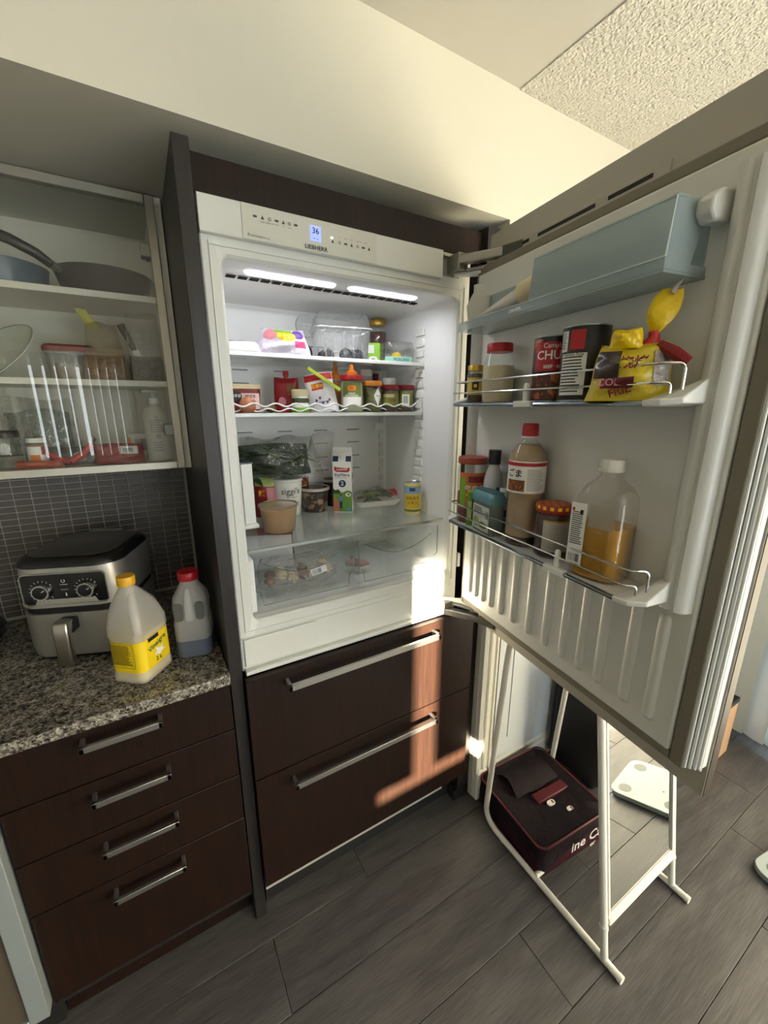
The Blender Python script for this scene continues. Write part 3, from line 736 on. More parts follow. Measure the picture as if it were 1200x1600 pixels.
blind('vertical_blind', 'white vertical blind over the patio door at the right edge', (2.16, 2.25, -2.66, -.10, 2.125, 2.185), sl, M_slat)
sl = []
G0, G1 = -1.747, -1.654      # the slat gap that lets the sun strip through
def _sl(x, k):
    zb = 1.104 if -1.90 < x < -1.40 else 1.045
    return (x, -3.54 + (.010 if k % 2 else 0), zb, 1.985 - zb, 4)
x = G0 - .0445; k = 0
while x > -2.56: sl.append(_sl(x, k)); x -= .074; k += 1
x = G1 + .0445
while x < -1.20: sl.append(_sl(x, k)); x += .074; k += 1
blind('vertical_blind', 'white vertical blind with one slat gap on the window behind the kitchen', (-2.56, -1.18, -3.585, -3.50, 1.98, 2.03), sl, M_slat2)
sl = []; x = -1.055
for dx in (.100, .096, .088, .084, .104, .078, .076, .076, .076, .076, .076, .10): sl.append((x, -3.53, 1.045, 1.05, -40)); x += dx
blind('vertical_blind', 'half open white vertical blind mirrored in the cabinet glass', (-1.14, -.16, -3.585, -3.50, 2.10, 2.16), sl, M_slat2)

# ------------------------------------------------------------------ standing mirror with tube frame
M_frame = mat('white_powder_coat', (226, 224, 213), .4)
mr = thing('standing_mirror', 'white tube framed standing mirror partly hidden behind the fridge door', 'mirror', (0, 0, 0))
xa, xb, TL = .826, 1.208, .153
def my(z): return -.600 + TL * z
TOPZ = 1.42
for xx in (xa, xb):
    p = rounded_path([(xx, -.650, .012), (xx, -.105, .012), (xx, -.155, .83), (xx, my(TOPZ) + .05, TOPZ)], .075, 8)
    sd = G().tube(p, .0105, 10).obj('back_leg', M_frame, mr, smooth=True)
    G().tube([(xx, my(.012), .012), (xx, my(TOPZ), TOPZ)], .0105, 10).obj('front_post', M_frame, mr, smooth=True)
    G().tube([(xx, my(.118) , .118), (xx, my(.128), .128)], .0122, 10).obj('post_collar', M_frame, sd, smooth=True)
    G().tube([(xx, -.652, .012), (xx, -.640, .012)], .0120, 10).obj('foot_cap', M_frame, sd, smooth=True)
    G().lathe([(.008, 0.0), (.008, .006)], 8, xx, -.20).obj('glide', M_frame, sd)
G().tube([(xa, my(TOPZ), TOPZ), (xb, my(TOPZ), TOPZ)], .0105, 10).obj('top_bar', M_frame, mr, smooth=True)
G().tube([(xa, -.350, .020), (xb, -.350, .020)], .0095, 10).obj('cross_bar', M_frame, mr, smooth=True)
tilt = math.atan(TL)
Mm = Matrix.Translation((0, my(0), 0)) @ Matrix.Rotation(-tilt, 4, 'X')
G().box(xa + .012, xb - .012, -.008, .006, .150, .160, Mm).box(xa + .012, xb - .012, -.012, .008, .128, .150, Mm).obj('bottom_rail', M_frame, mr, bevel=.002)
G().box(xa + .011, xa + .017, -.010, .006, .160, 1.40, Mm).box(xb - .017, xb - .011, -.010, .006, .160, 1.40, Mm).obj('side_rail', M_frame, mr)
G().box(xa + .017, xb - .017, -.004, 0, .160, 1.40, Mm).obj('mirror_glass', M_mirror, mr)
G().box(xa + .017, xb - .017, .0005, .005, .160, 1.40, Mm).obj('mirror_backing', mat('mirror_back_board', (120, 100, 78), .8), mr)

# ------------------------------------------------------------------ cooler bag lying inside the mirror stand
M_bagm = mat('maroon_bag_fabric', (52, 12, 22), .7, spec=.2, bump=.8, bscale=18, var=.25, vscale=8)
M_bagk = mat('charcoal_bag_fabric', (30, 22, 27), .75, spec=.2, bump=1.0, bscale=14, var=.3, vscale=10)
bag = thing('cooler_bag', 'maroon and black soft shopping bag folded flat on the floor behind the mirror', 'bag', (1.02, -.200, 0), R(-4))
def soft_box(w, d, h, r, seed, amp, top_sag=.0, n=10):
    rnd = random.Random(seed); rg = []
    ph = [rnd.uniform(0, 6.28) for _ in range(8)]
    levels = [(0, .97), (.10, 1.0), (.5, 1.0), (.9, .985), (1.0, .95)]
    for t, q in levels:
        ring = rrect(w * q, d * q, r, 6, 0, 0, h * t); o = []
        for i, p in enumerate(ring):
            a = math.atan2(p[1], p[0]); k = 1 + amp * (math.sin(3 * a + ph[0]) + .7 * math.sin(7 * a + ph[1] + 4 * t) + .5 * math.sin(11 * a + ph[2]))
            o.append((p[0] * k, p[1] * k, p[2] + (amp * .12 * math.sin(5 * a + ph[3]) if t > .4 else 0)))
        rg.append(o)
    for q, sg in ((.7, .35), (.4, .8), (.12, 1.0)):
        ring = rrect(w * q, d * q, r * q, 6, 0, 0, 0)
        rg.append([(p[0], p[1], h - top_sag * sg + amp * .25 * math.sin(9 * p[0] / w + ph[4] + 6 * p[1] / d)) for p in ring])
    g = G(); g.rings(rg, True, True); return g
soft_box(.340, .335, .125, .03, 3, .012, .020).obj('bag_body', M_bagk, bag, smooth=True, sharp=70)
soft_box(.346, .341, .060, .03, 5, .012).obj('bag_lower', M_bagm, bag, smooth=True, sharp=70)
ring = [(p[0] * 1.0, p[1] * 1.0, .122) for p in rrect(.338, .333, .03, 6, 0, 0, 0)]
G().tube(ring, .0045, 6, closed=True).obj('piping', mat('red_piping', (92, 24, 34), .5), bag, smooth=True)
g = G()
rg = []
for i in range(9):
    t = i / 8; rg.append([(-.10 + .22 * s, .02 + .13 * t, .114 + .034 * math.sin(math.pi * t) * (1 - .3 * s) + .008 * math.sin(9 * s + 4 * t)) for s in (0, .25, .5, .75, 1)])
v = [p for r in rg for p in r]; f = [(a * 5 + i, a * 5 + i + 1, a * 5 + i + 6, a * 5 + i + 5) for a in range(8) for i in range(4)]
g.add(v, f); g.obj('folded_flap', M_bagk, bag, smooth=True)
G().box(-.04, .15, -.03, .01, .104, .118).obj('handle_strap', mat('red_strap', (84, 14, 26), .6), bag, bevel=.004)
for xx, yy, w in ((.01, -.045, .034), (.055, -.095, .026)):
    G().loft([(.104, w, .020, .009, xx, yy), (.1125, w, .020, .009, xx, yy)], 4).obj('logo_patch', M_whiteprint, bag)
    G().box(xx + .004, xx + .010, yy - .006, yy + .006, .1127, .1132).obj('logo_mark', mat('logo_red', (150, 30, 40), .5), bag)
lettering('ine Canada', .062, M_whiteprint, bag, FRONT(.105, -.1800, .070), 'lettering', True)
lettering('or', .030, M_whiteprint, bag, FRONT(.085, -.1800, .026), 'lettering', True)

sc_ = thing('suitcase', 'black upright suitcase against the wall behind the mirror', 'suitcase', (1.50, -.145, 0), 0)
G().loft([(.03, .40, .24, .03, 0, 0), (.05, .42, .26, .04, 0, 0), (.60, .42, .26, .04, 0, 0), (.62, .40, .24, .03, 0, 0)], 5).obj('shell', mat('black_suitcase_shell', (16, 16, 18), .5), sc_, smooth=True)
for sx in (-.17, .17):
    for sy in (-.08, .08):
        G().lathe([(.020, 0), (.022, .015), (.020, .034)], 10, sx, sy).obj('wheel', M_black, sc_, smooth=True)
G().tube(rounded_path([(-.07, 0, .615), (-.07, 0, .68), (.07, 0, .68), (.07, 0, .615)], .02), .008).obj('handle', M_black, sc_, smooth=True)
cd = G().tube([(1.37 + .03 * math.cos(a * .5), -.330 + .01 * a * .1, .20 + .045 * math.sin(a * .5)) for a in range(0, 11)] + [(1.36, -.30, .10), (1.40, -.32, .006), (1.48, -.34, .005)], .003, 6).obj('cable', mat('white_cable', (205, 203, 195), .5), None, smooth=True)
tag(cd, 'thin pale cable looping beside the black suitcase', 'cable')
bx = thing('cardboard_box', 'brown cardboard box with black lid by the patio door', 'box', (1.985, -.375, 0), 0)
G().box(-.07, .07, -.065, .065, 0, .275).obj('carton', mat('brown_cardboard', (168, 134, 100), .8, bump=.1, var=.1), bx, bevel=.003)
G().box(-.072, .072, -.067, .067, .2755, .300).obj('black_lid', M_black, bx, bevel=.003)

# ------------------------------------------------------------------ bathroom scale
sc = thing('bathroom_scale', 'white glass bathroom scale with round metal pads on the floor', 'scale', (1.628, -.868, 0), R(-9))
G().loft([(.006, .285, .285, .045, 0, 0), (.026, .285, .285, .045, 0, 0)], 6).obj('glass_plate', mat('white_scale_glass', (152, 161, 159), .3), sc, bevel=.002)
for sx in (-.09, .09):
    for sy in (-.09, .09):
        G().lathe([(.026, .0262), (.026, .0268)], 24, sx, sy).obj('pad', mat('grey_scale_pad', (96, 104, 100), .5), sc)
        G().lathe([(.014, 0.0), (.014, .006)], 12, sx * 1.2, sy * 1.2).obj('foot', M_black, sc)
G().lathe([(.005, .0262), (.005, .0267)], 12, -.02, .04).obj('button', mat('grey_scale_pad', (96, 104, 100), .5), sc)
# slipper tip at the bottom edge
sp = thing('slipper', 'dark blue fuzzy slipper tip at the bottom edge of the floor', 'slipper', (.665, -.690, 0), R(55))
g = G(); rg = []
for i in range(10):
    t = i / 9; w = .085 * math.sqrt(max(.02, 1 - (1 - t) ** 2)); hgt = .03 + .02 * t
    rg.append([(-.13 + .0 + .14 * (1 - t), w / 2 * math.cos(a * math.pi / 8), max(.0, hgt * (.35 + .65 * math.sin(a * math.pi / 8)))) for a in range(0, 9)])
g.rings(rg, True, True); g.obj('upper', mat('navy_fleece', (36, 44, 58), .95, bump=1.0, bscale=160, var=.3, vscale=60), sp, smooth=True)
# ================================================================== PACKAGING HELPERS
def M_(name, rgb, rough=.45, **k): return mat('c_' + name, rgb, rough, **k)
C_red = M_('red', (176, 26, 30), .4); C_darkred = M_('darkred', (126, 18, 24), .4); C_orange = M_('orange', (230, 128, 24), .4)
C_yellow = M_('yellow', (236, 196, 34), .4); C_green = M_('green', (118, 172, 44), .45); C_olive = M_('olive', (112, 122, 52), .5)
C_white = M_('white', (232, 231, 224), .4); C_cream = M_('cream', (222, 206, 164), .5); C_black = M_('black', (18, 18, 18), .35)
C_gold = mat('gold_lid', (196, 158, 72), .35, .8); C_purple = M_('purple', (86, 58, 128), .4); C_pink = M_('pink', (206, 130, 140), .4)
C_brown = M_('brown', (124, 76, 44), .6, var=.3, vscale=60); C_blue = M_('blue', (40, 70, 120), .4); C_navy = M_('navy', (28, 42, 84), .4)
C_grey = M_('grey', (150, 150, 148), .45); C_tin = mat('tin_rim', (176, 178, 178), .3, 1.0)
def lid(parent, r, z0, h, m, name='lid', top=True, n=28, cx=0, cy=0):
    return G().lathe([(r * .98, z0), (r, z0 + .002), (r, z0 + h - .003), (r * .95, z0 + h)], n, cx, cy).obj(name, m, parent, smooth=True)
def jar(name, label, cat, loc, r, h, lidm, lidh=.014, content=None, fill=.85, prof=None, shell=None, lidr=None, group=None, neck=.88):
    t = thing(name, label, cat, loc)
    hb = h - lidh
    pr = prof or [(r * .90, 0), (r, .006), (r, hb * .82), (r * .97, hb * .88), (r * neck, hb * .95), (r * neck, hb)]
    G().lathe(pr, 32).obj('glass', shell or M_jarglass, t, smooth=True, sharp=60)
    if content is not None:
        ip = [(max(.002, q - .0022), max(z, .003)) for q, z in pr if z <= hb * fill]
        if not ip or ip[-1][1] < hb * fill - 1e-4:
            q = ip[-1][0]
            for (a, za), (b, zb) in zip(pr[:-1], pr[1:]):
                if za <= hb * fill <= zb: q = a + (b - a) * ((hb * fill - za) / max(1e-6, zb - za)) - .0022
            ip.append((q, hb * fill))
        G().lathe(ip, 28).obj('contents', content, t, smooth=True, sharp=60)
    if lidm: lid(t, lidr or r * neck * 1.08, hb - .002, lidh + .002, lidm)
    return t
def band(parent, r, z0, z1, az, half, m, name='label', n=14): return G().arc(r, z0, z1, az - half, az + half, n).obj(name, m, parent, smooth=True)
def barcode(parent, M, w, h, m=None, n=9, name='barcode'):
    g = G(); rnd = random.Random(4)
    x = -w / 2
    while x < w / 2 - w / n * .6:
        b = rnd.uniform(.25, .7) * w / n; g.add([(x, -h / 2, 0), (x + b, -h / 2, 0), (x + b, h / 2, 0), (x, h / 2, 0)], [(0, 1, 2, 3)], M); x += w / n
    o = g.obj(name, m or M_ink, parent); o['kind'] = 'stuff'; return o
def print_lines(parent, M, w, h, n, m=None, name='small_print'):
    g = G(); rnd = random.Random(n)
    for i in range(n):
        y = h / 2 - (i + .5) * h / n; ww = w * rnd.uniform(.75, 1)
        g.add([(-w / 2, y - h / n * .22, 0), (-w / 2 + ww, y - h / n * .22, 0), (-w / 2 + ww, y + h / n * .22, 0), (-w / 2, y + h / n * .22, 0)], [(0, 1, 2, 3)], M)
    o = g.obj(name, m or M_ink, parent); o['kind'] = 'stuff'; return o
def print_lines_cyl(parent, r, z0, z1, az, half, n, m=None, name='small_print'):
    g = G(); rnd = random.Random(n); dz = (z1 - z0) / n
    for i in range(n): g.arc(r, z0 + dz * (i + .3), z0 + dz * (i + .7), az - half, az - half + 2 * half * rnd.uniform(.7, 1), 6)
    o = g.obj(name, m or M_ink, parent); o['kind'] = 'stuff'; return o
def flat(parent, pts, M, m, name='print'):
    return G().add([(x, y, 0) for x, y in pts], [tuple(range(len(pts)))], M).obj(name, m, parent)
def ellipse(rx, ry, n=20, cx=0, cy=0): return [(cx + rx * math.cos(2 * math.pi * i / n), cy + ry * math.sin(2 * math.pi * i / n)) for i in range(n)]
def rect(w, h, cx=0, cy=0): return [(cx - w / 2, cy - h / 2), (cx + w / 2, cy - h / 2), (cx + w / 2, cy + h / 2), (cx - w / 2, cy + h / 2)]
class Pillow:
    """soft pouch standing up, front toward local -y"""
    def __init__(s, w, h, t, p=2.6, seed=1, amp=.06, taper=.0, base=.0, lean=0.0):
        s.w, s.h, s.t, s.p, s.amp, s.taper, s.base, s.lean = w, h, t, p, amp, taper, base, lean
        r = random.Random(seed); s.ph = [r.uniform(0, 6.28) for _ in range(6)]
    def P(s, u, v, side=-1, off=0.0):
        fu = max(0, 1 - abs(u) ** s.p) ** .55; vb = v
        fv = max(0, 1 - abs(v) ** s.p) ** .55
        if v < 0: fv = max(fv, s.base)
        y = s.t / 2 * fu * fv
        y *= 1 + s.amp * 2.5 * (math.sin(5 * u + s.ph[0] + 3 * v) * .6 + math.sin(9 * v + s.ph[1] - 4 * u) * .5)
        x = u * s.w / 2 * (1 - s.taper * (v + 1) / 2) * (1 + s.amp * .3 * math.sin(4 * v + s.ph[2]))
        z = (v + 1) / 2 * s.h * (1 + s.amp * .35 * math.sin(3 * u + s.ph[3]) * (v > -.99))
        return (x + 0, side * (y + off) + s.lean * z, z)
    def mesh(s, nu=18, nv=14):
        v = []; f = []; g = G()
        for side in (-1, 1):
            b = len(v)
            for j in range(nv + 1):
                for i in range(nu + 1): v.append(s.P(2 * i / nu - 1, 2 * j / nv - 1, side))
            for j in range(nv):
                for i in range(nu):
                    a = b + j * (nu + 1) + i; f.append((a, a + 1, a + nu + 2, a + nu + 1))
        return g.add(v, f)
    def patch(s, u0, u1, v0, v1, n=10, off=.0012, shape=None, side=-1):
        v = []; f = []
        for j in range(n + 1):
            for i in range(n + 1):
                a, b = i / n, j / n
                if shape == 'ellipse':
                    x, y = 2 * a - 1, 2 * b - 1; a, b = (x * math.sqrt(1 - y * y / 2) + 1) / 2, (y * math.sqrt(1 - x * x / 2) + 1) / 2
                v.append(s.P(u0 + (u1 - u0) * a, v0 + (v1 - v0) * b, side, off))
        for j in range(n):
            for i in range(n):
                q = j * (n + 1) + i; f.append((q, q + 1, q + n + 2, q + n + 1))
        return G().add(v, f)
    def FM(s, u, v, off=.002):
        p = Vector(s.P(u, v, -1, off)); return FRONT(p.x, p.y, p.z)
def rz(x, y): return R(face_cam(x, y) + 90)      # rotate a -y facing front toward the room

# ================================================================== TOP FRIDGE SHELF
Z1 = 1.7263
t = thing('butter_dish', 'white covered butter dish at the left end of the top fridge shelf', 'dish', (.125, .275, Z1), R(-8))
G().loft([(0, .080, .070, .010, 0, 0), (.006, .092, .080, .012, 0, 0), (.012, .092, .080, .012, 0, 0)], 4).obj('tray', C_white, t, smooth=True)
G().loft([(.0125, .086, .074, .012, 0, 0), (.026, .082, .070, .014, 0, 0), (.033, .070, .058, .016, 0, 0)], 5).obj('cover', C_white, t, smooth=True)
bagw = M_('lilac_bag', (214, 206, 222), .35, bump=.5, bscale=50, var=.1)
t = thing('frozen_fruit_bag', 'white and purple frozen mango bag slumped on the top fridge shelf', 'bag', (.247, .290, Z1), rz(.247, .29) * .55)
pw = Pillow(.172, .080, .105, 2.2, 3, .05, .30, .75)
pw.mesh().obj('bag', bagw, t, smooth=True, sharp=70)
pw.patch(-.35, .45, .05, .72, shape='ellipse', off=.0018).obj('mango_print', C_yellow, t, smooth=True)
for k in (-.15, .05, .25): pw.patch(k, k + .04, .12, .62, 6, .0026).obj('mango_score', C_orange, t)
pw.patch(.30, .85, .25, .88, shape='ellipse', off=.0010).obj('berry_print', C_purple, t, smooth=True)
pw.patch(-.88, -.32, .10, .86, shape='ellipse', off=.0010).obj('peach_print', C_pink, t, smooth=True)
pw.patch(-.45, .3, .62, .84, 8, .0026).obj('green_band', C_green, t, smooth=True)
pw.patch(.35, .8, -.35, .10, 8, .0012).obj('pink_band', M_('magenta', (200, 70, 120), .4), t, smooth=True)
# clear clamshell of plums
t = thing('clamshell_box', 'tall clear plastic clamshell of dark plums on the top fridge shelf', 'container', (.452, .330, Z1), R(-12))
G().loft([(.0, .150, .100, .012, 0, 0), (.003, .158, .108, .014, 0, 0), (.094, .176, .122, .016, 0, 0), (.096, .186, .132, .018, 0, 0), (.099, .186, .132, .018, 0, 0)], 5, True, False).obj('base', M_clam, t, smooth=True)
for k in range(5):
    xx = -.06 + k * .03; G().box(xx - .004, xx + .004, -.0585, -.0565, .012, .088).obj('flute', M_clam, t, bevel=.001)
G().loft([(.100, .186, .132, .018, 0, 0), (.103, .186, .132, .018, 0, 0), (.108, .176, .122, .016, 0, 0), (.136, .166, .112, .016, 0, 0), (.146, .150, .096, .014, 0, 0)], 5, False, True).obj('cover', M_clam, t, smooth=True)
G().tube(rrect(.188, .134, .018, 5, 0, 0, .0995), .0012, 5, closed=True).obj('rim', M_whiteprint, t)
M_plum = mat('dark_plum_skin', (38, 32, 44), .35, var=.3, vscale=30)
def fruit(name, label, cat, loc, r, m, squash=1.0, stem=None, group=None, rot=0):
    t = thing(name, label, cat, loc, rot, group)
    pr = []
    for i in range(13):
        a = -math.pi / 2 + math.pi * i / 12; pr.append((max(.0006, r * math.cos(a)), r * squash * (1 + math.sin(a))))
    G().lathe(pr, 20).obj('flesh', m, t, smooth=True, sharp=80)
    if stem: G().lathe([(.0022, r * squash * 2 - .001), (.0016, r * squash * 2 + .004)], 6).obj('stem', stem, t)
    return t
cA, sA = math.cos(R(-12)), math.sin(R(-12))
for i, (dx, dy, rr) in enumerate(((.010, -.028, .021), (.052, -.026, .020), (-.045, -.020, .019), (-.055, .022, .019), (.045, .024, .020))):
    fruit('plum', ('dark plum in the middle front of the clear clamshell', 'dark plum at the right front of the clear clamshell', 'dark plum at the left front of the clear clamshell', 'dark plum at the left rear of the clear clamshell', 'dark plum at the right rear of the clear clamshell')[i],
          'plum', (.452 + dx * cA - dy * sA, .330 + dx * sA + dy * cA, Z1 + .0035), rr, M_plum, .95, C_brown, 'plums in the clamshell')
fruit('avocado', 'dark ripe avocado just left of the plum clamshell', 'avocado', (.338, .365, Z1), .027, mat('avocado_skin', (52, 46, 44), .7, bump=.6, bscale=90), 1.05, C_brown)
az = face_cam(.648, .425)
t = jar('bean_jar', 'glass jar of red beans with gold lid at the back of the top shelf', 'jar', (.648, .425, Z1), .031, .166, C_gold, .018, mat('red_beans', (110, 62, 58), .6, bump=1.0, bscale=90, var=.5, vscale=110), .84)
t = thing('green_carton', 'small bright green carton beside the clear clamshell', 'box', (.572, .318, Z1), rz(.572, .318))
G().loft([(0, .042, .032, .002, 0, 0), (.068, .042, .032, .002, 0, 0)], 2).obj('carton', M_('lime_carton', (138, 196, 48), .45), t)
flat(t, rect(.020, .026, -.010, .048), FRONT(0, -.0163, 0), C_white, 'white_panel')
flat(t, ellipse(.016, .010, 18, -.003, .016), FRONT(0, -.0163, 0), C_white, 'white_logo')
flat(t, rect(.010, .006, -.003, .016), FRONT(0, -.0167, 0), C_grey, 'logo_mark')
t = thing('lemon_clamshell', 'low clear plastic box with a green label holding a lemon', 'container', (.638, .285, Z1), R(-14))
G().loft([(.0, .098, .080, .012, 0, 0), (.002, .104, .086, .012, 0, 0), (.040, .112, .094, .014, 0, 0), (.042, .118, .100, .014, 0, 0)], 5, True, False).obj('base', M_clam, t, smooth=True)
G().loft([(.0425, .118, .100, .014, 0, 0), (.046, .112, .094, .014, 0, 0), (.066, .104, .086, .016, 0, 0), (.070, .094, .076, .016, 0, 0)], 5, False, True).obj('cover', M_clam, t, smooth=True)
flat(t, rect(.094, .018, -.004, .012), FRONT(0, -.0475, 0), M_('mint_label', (150, 206, 178), .5), 'label')
lettering('PICKLING', .0125, C_blue, t, FRONT(.006, -.0478, .012), 'lettering', True)
fruit('lemon', 'yellow lemon inside the low clear box', 'lemon', (.640, .282, Z1 + .0025), .0195, mat('lemon_peel', (232, 196, 40), .45, bump=.3, bscale=200), 1.0, C_green)
# round filter cover on the back wall of the fridge (a part of the fridge)
fc = G(); fc.rings([[(.386 + q * math.cos(2 * math.pi * i / 32), BY - dy, 1.856 + q * math.sin(2 * math.pi * i / 32)) for i in range(32)] for q, dy in ((.038, .001), (.036, .008), (.033, .009))], False, True)
fo = fc.obj('filter_cover', mat('filter_grey', (206, 206, 204), .4), rf, smooth=True)
lettering('LIEBHERR', .009, M_whiteprint, fo, FRONT(.386, BY - .0094, 1.860), 'lettering', True)
lettering('FreshAir', .007, M_whiteprint, fo, FRONT(.386, BY - .0094, 1.849), 'lettering')

# ================================================================== MIDDLE FRIDGE SHELF
Z2 = 1.5663
t = thing('red_paste_tub', 'square red paste tub with beige lid on the middle fridge shelf', 'tub', (.122, .300, Z2), R(-8))
G().loft([(0, .080, .080, .012, 0, 0), (.068, .090, .090, .014, 0, 0)], 5).obj('tub', C_darkred, t, smooth=True)
G().loft([(.0685, .094, .094, .014, 0, 0), (.078, .094, .094, .014, 0, 0), (.081, .088, .088, .014, 0, 0)], 5).obj('lid', C_cream, t, smooth=True)
Mf = FRONT(0, -.0458, 0)
flat(t, rect(.050, .044, .014, .034), Mf, M_('blush_label', (226, 196, 186), .5), 'label')
flat(t, ellipse(.016, .015, 20, -.024, .048), FRONT(0, -.0462, 0), C_black, 'round_label')
lettering('고추장', .010, C_white, t, FRONT(-.024, -.0466, .048), 'lettering', True)
lettering('태양초', .011, C_darkred, t, FRONT(.015, -.0462, .047), 'lettering', True)
print_lines(t, FRONT(.014, -.0462, .034), .038, .012, 3)
M_egg = mat('brown_eggshell', (168, 106, 74), .55, var=.08)
def egg(label, loc, m, r=.0225): 
    t = thing('egg', label, 'egg', loc); pr = []
    for i in range(15):
        a = -math.pi / 2 + math.pi * i / 14; q = math.cos(a) * (1 - .12 * math.sin(a)); pr.append((max(.0006, r * q), r * 1.28 * (1 + math.sin(a)) * .80))
    G().lathe(pr, 22).obj('shell', m, t, smooth=True, sharp=80); return t
egg('brown egg standing in front of the red paste tub', (.115, .228, Z2), M_egg)
fruit('lime', 'dull olive green lime on the middle fridge shelf behind the wavy wire', 'lime', (.196, .285, Z2), .0165, mat('olive_lime', (104, 92, 40), .5, var=.2), .85, C_brown)
t = thing('sauce_pouch', 'dark red spouted sauce pouch on the middle fridge shelf', 'pouch', (.268, .352, Z2), rz(.268, .352) + R(4))
pw = Pillow(.082, .108, .042, 3.0, 8, .04, .08, .9)
pw.mesh().obj('pouch', mat('red_pouch_foil', (150, 22, 30), .3, bump=.4, bscale=40, var=.2), t, smooth=True, sharp=70)
pw.patch(.0, .8, .0, .7, off=.0012).obj('food_print', C_brown, t, smooth=True)
pw.patch(-.7, -.1, -.6, -.1, shape='ellipse').obj('pale_print', C_pink, t, smooth=True)
G().lathe([(.006, .104), (.006, .112), (.009, .1125), (.009, .126), (.007, .129)], 16).obj('cap', C_red, t, smooth=True)
az = face_cam(.290, .285)
t = thing('condiment_jar', 'small cream and green labelled jar before the red pouch', 'jar', (.287, .280, Z2))
G().lathe([(.024, 0), (.0265, .004), (.0265, .044), (.024, .048), (.024, .050)], 28).obj('glass', C_white, t, smooth=True)
G().lathe([(.0268, .030), (.0270, .031), (.0270, .044), (.0268, .0445)], 28, cap0=False, cap1=False).obj('dark_band', M_('darkgreen', (66, 74, 34), .5), t, smooth=True)
G().lathe([(.0268, .002), (.0270, .003), (.0270, .016), (.0268, .0165)], 28, cap0=False, cap1=False).obj('green_band', C_green, t, smooth=True)
lid(t, .0258, .0505, .020, C_cream)
t = thing('white_pouch', 'white and red printed pouch leaning on the middle fridge shelf', 'pouch', (.368, .285, Z2 + .001), rz(.36, .285) + R(8)); t.rotation_euler = (0, R(-9), rz(.36, .285))
pw = Pillow(.098, .122, .046, 3.2, 12, .03, .10, .9)
pw.mesh().obj('pouch', M_('white_foil', (222, 220, 226), .3, bump=.25, bscale=40), t, smooth=True, sharp=70)
pw.patch(-.96, .96, .62, .95, 12, .0010).obj('red_top', C_red, t, smooth=True)
pw.patch(-.55, .25, .16, .48, 8, .0012).obj('red_panel', M_('vermilion', (196, 54, 44), .4), t, smooth=True)
lettering('百草味', .013, C_yellow, t, pw.FM(-.15, .32, .0035), 'lettering', True)
for u, v in ((-.35, -.35), (-.1, -.25), (.35, -.5), (.5, -.4), (.05, -.5)): pw.patch(u - .07, u + .07, v - .07, v + .07, 4, .0014, 'ellipse').obj('flower_print', C_purple, t)
pw.patch(-.2, .45, -.47, -.44, 5, .0012).obj('branch_print', M_('twig', (110, 80, 96), .5), t)
t = thing('bag_clip', 'lime green plastic clip on the white pouch', 'clip', (.358, .252, 1.668), 0); t.rotation_euler = (0, R(33), R(-18))
G().loft([(-.005, .118, .010, .004, 0, 0), (.005, .118, .010, .004, 0, 0)], 4).obj('upper_jaw', M_('limeclip', (176, 198, 52), .35), t, bevel=.001)
G().box(-.055, .056, .006, .011, -.004, .004).obj('lower_jaw', M_('limeclip', (176, 198, 52), .35), t, bevel=.001)
G().lathe([(.0025, -.0056), (.0025, .0056)], 10, -.053, 0).obj('pivot_hole', C_black, t)
def cone_cap(parent, z, r, m, h): return G().lathe([(r, z), (r, z + h * .28), (r * .62, z + h * .42), (r * .40, z + h * .55), (r * .34, z + h * .94), (r * .2, z + h)], 20).obj('nozzle_cap', m, parent, smooth=True)
t = jar('squeeze_bottle', 'amber squeeze bottle with orange cone cap behind the white pouch', 'bottle', (.446, .365, Z2), .023, .112, None, .0, mat('amber_sauce', (176, 92, 24), .3), .95, shell=M_pet)
cone_cap(t, .110, .018, C_orange, .046)
az = face_cam(.463, .275)
t = jar('garlic_sauce_jar', 'fat squeeze jar with red collar, orange nozzle and green label', 'jar', (.462, .272, Z2), .038, .118, C_red, .014, mat('pale_garlic_sauce', (196, 196, 160), .5, var=.1, vscale=60), .9, neck=.92)
cone_cap(t, .117, .020, C_orange, .034)
band(t, .0384, .036, .094, az + 2, 48, C_olive, 'label'); band(t, .0387, .024, .050, az + 2, 48, C_white, 'lower_label')
G().arc(.0388, .070, .084, az - 20, az + 20, 8).obj('emblem', C_orange, t)
lettering_cyl('LEE', .008, C_darkred, t, .0391, .077, az, 'lettering', True)
lettering_cyl('GARLIC', .007, C_white, t, .0388, .060, az, 'lettering', True)
print_lines_cyl(t, .0388, .051, .057, az, 34, 2, C_white)
jar('herb_jar', 'slim glass jar with white lid behind the green olive jar', 'jar', (.580, .388, Z2), .0225, .148, C_white, .020, mat('dried_herb', (84, 84, 62), .8, var=.3, vscale=90), .8)
az = face_cam(.540, .275)
t = jar('olive_jar', 'glass jar of green olives with orange lid and diamond label', 'jar', (.540, .272, Z2), .033, .102, M_('tangerine_lid', (226, 142, 44), .35), .014, mat('green_olives', (110, 104, 48), .4, bump=1.0, bscale=45, var=.45, vscale=50), .86)
v = []; rr = .0336
for da, zz in ((8, .055), (32, .080), (56, .055), (32, .020)): v.append((rr * math.cos(R(az + da)), rr * math.sin(R(az + da)), zz))
c = (rr * 1.02 * math.cos(R(az + 32)), rr * 1.02 * math.sin(R(az + 32)), .052)
G().add(v + [c], [(0, 1, 4), (1, 2, 4), (2, 3, 4), (3, 0, 4)]).obj('diamond_label', C_white, t)
lettering_cyl('OLIVES', .006, M_ink, t, .0349, .054, az + 33, 'lettering', True)
jar('hot_sauce_bottle', 'thin bottle with dark red cap at the back of the middle shelf', 'bottle', (.628, .408, Z2), .013, .138, C_darkred, .030, mat('chili_sauce', (120, 26, 20), .4), .9, neck=.8)
az = face_cam(.606, .272)
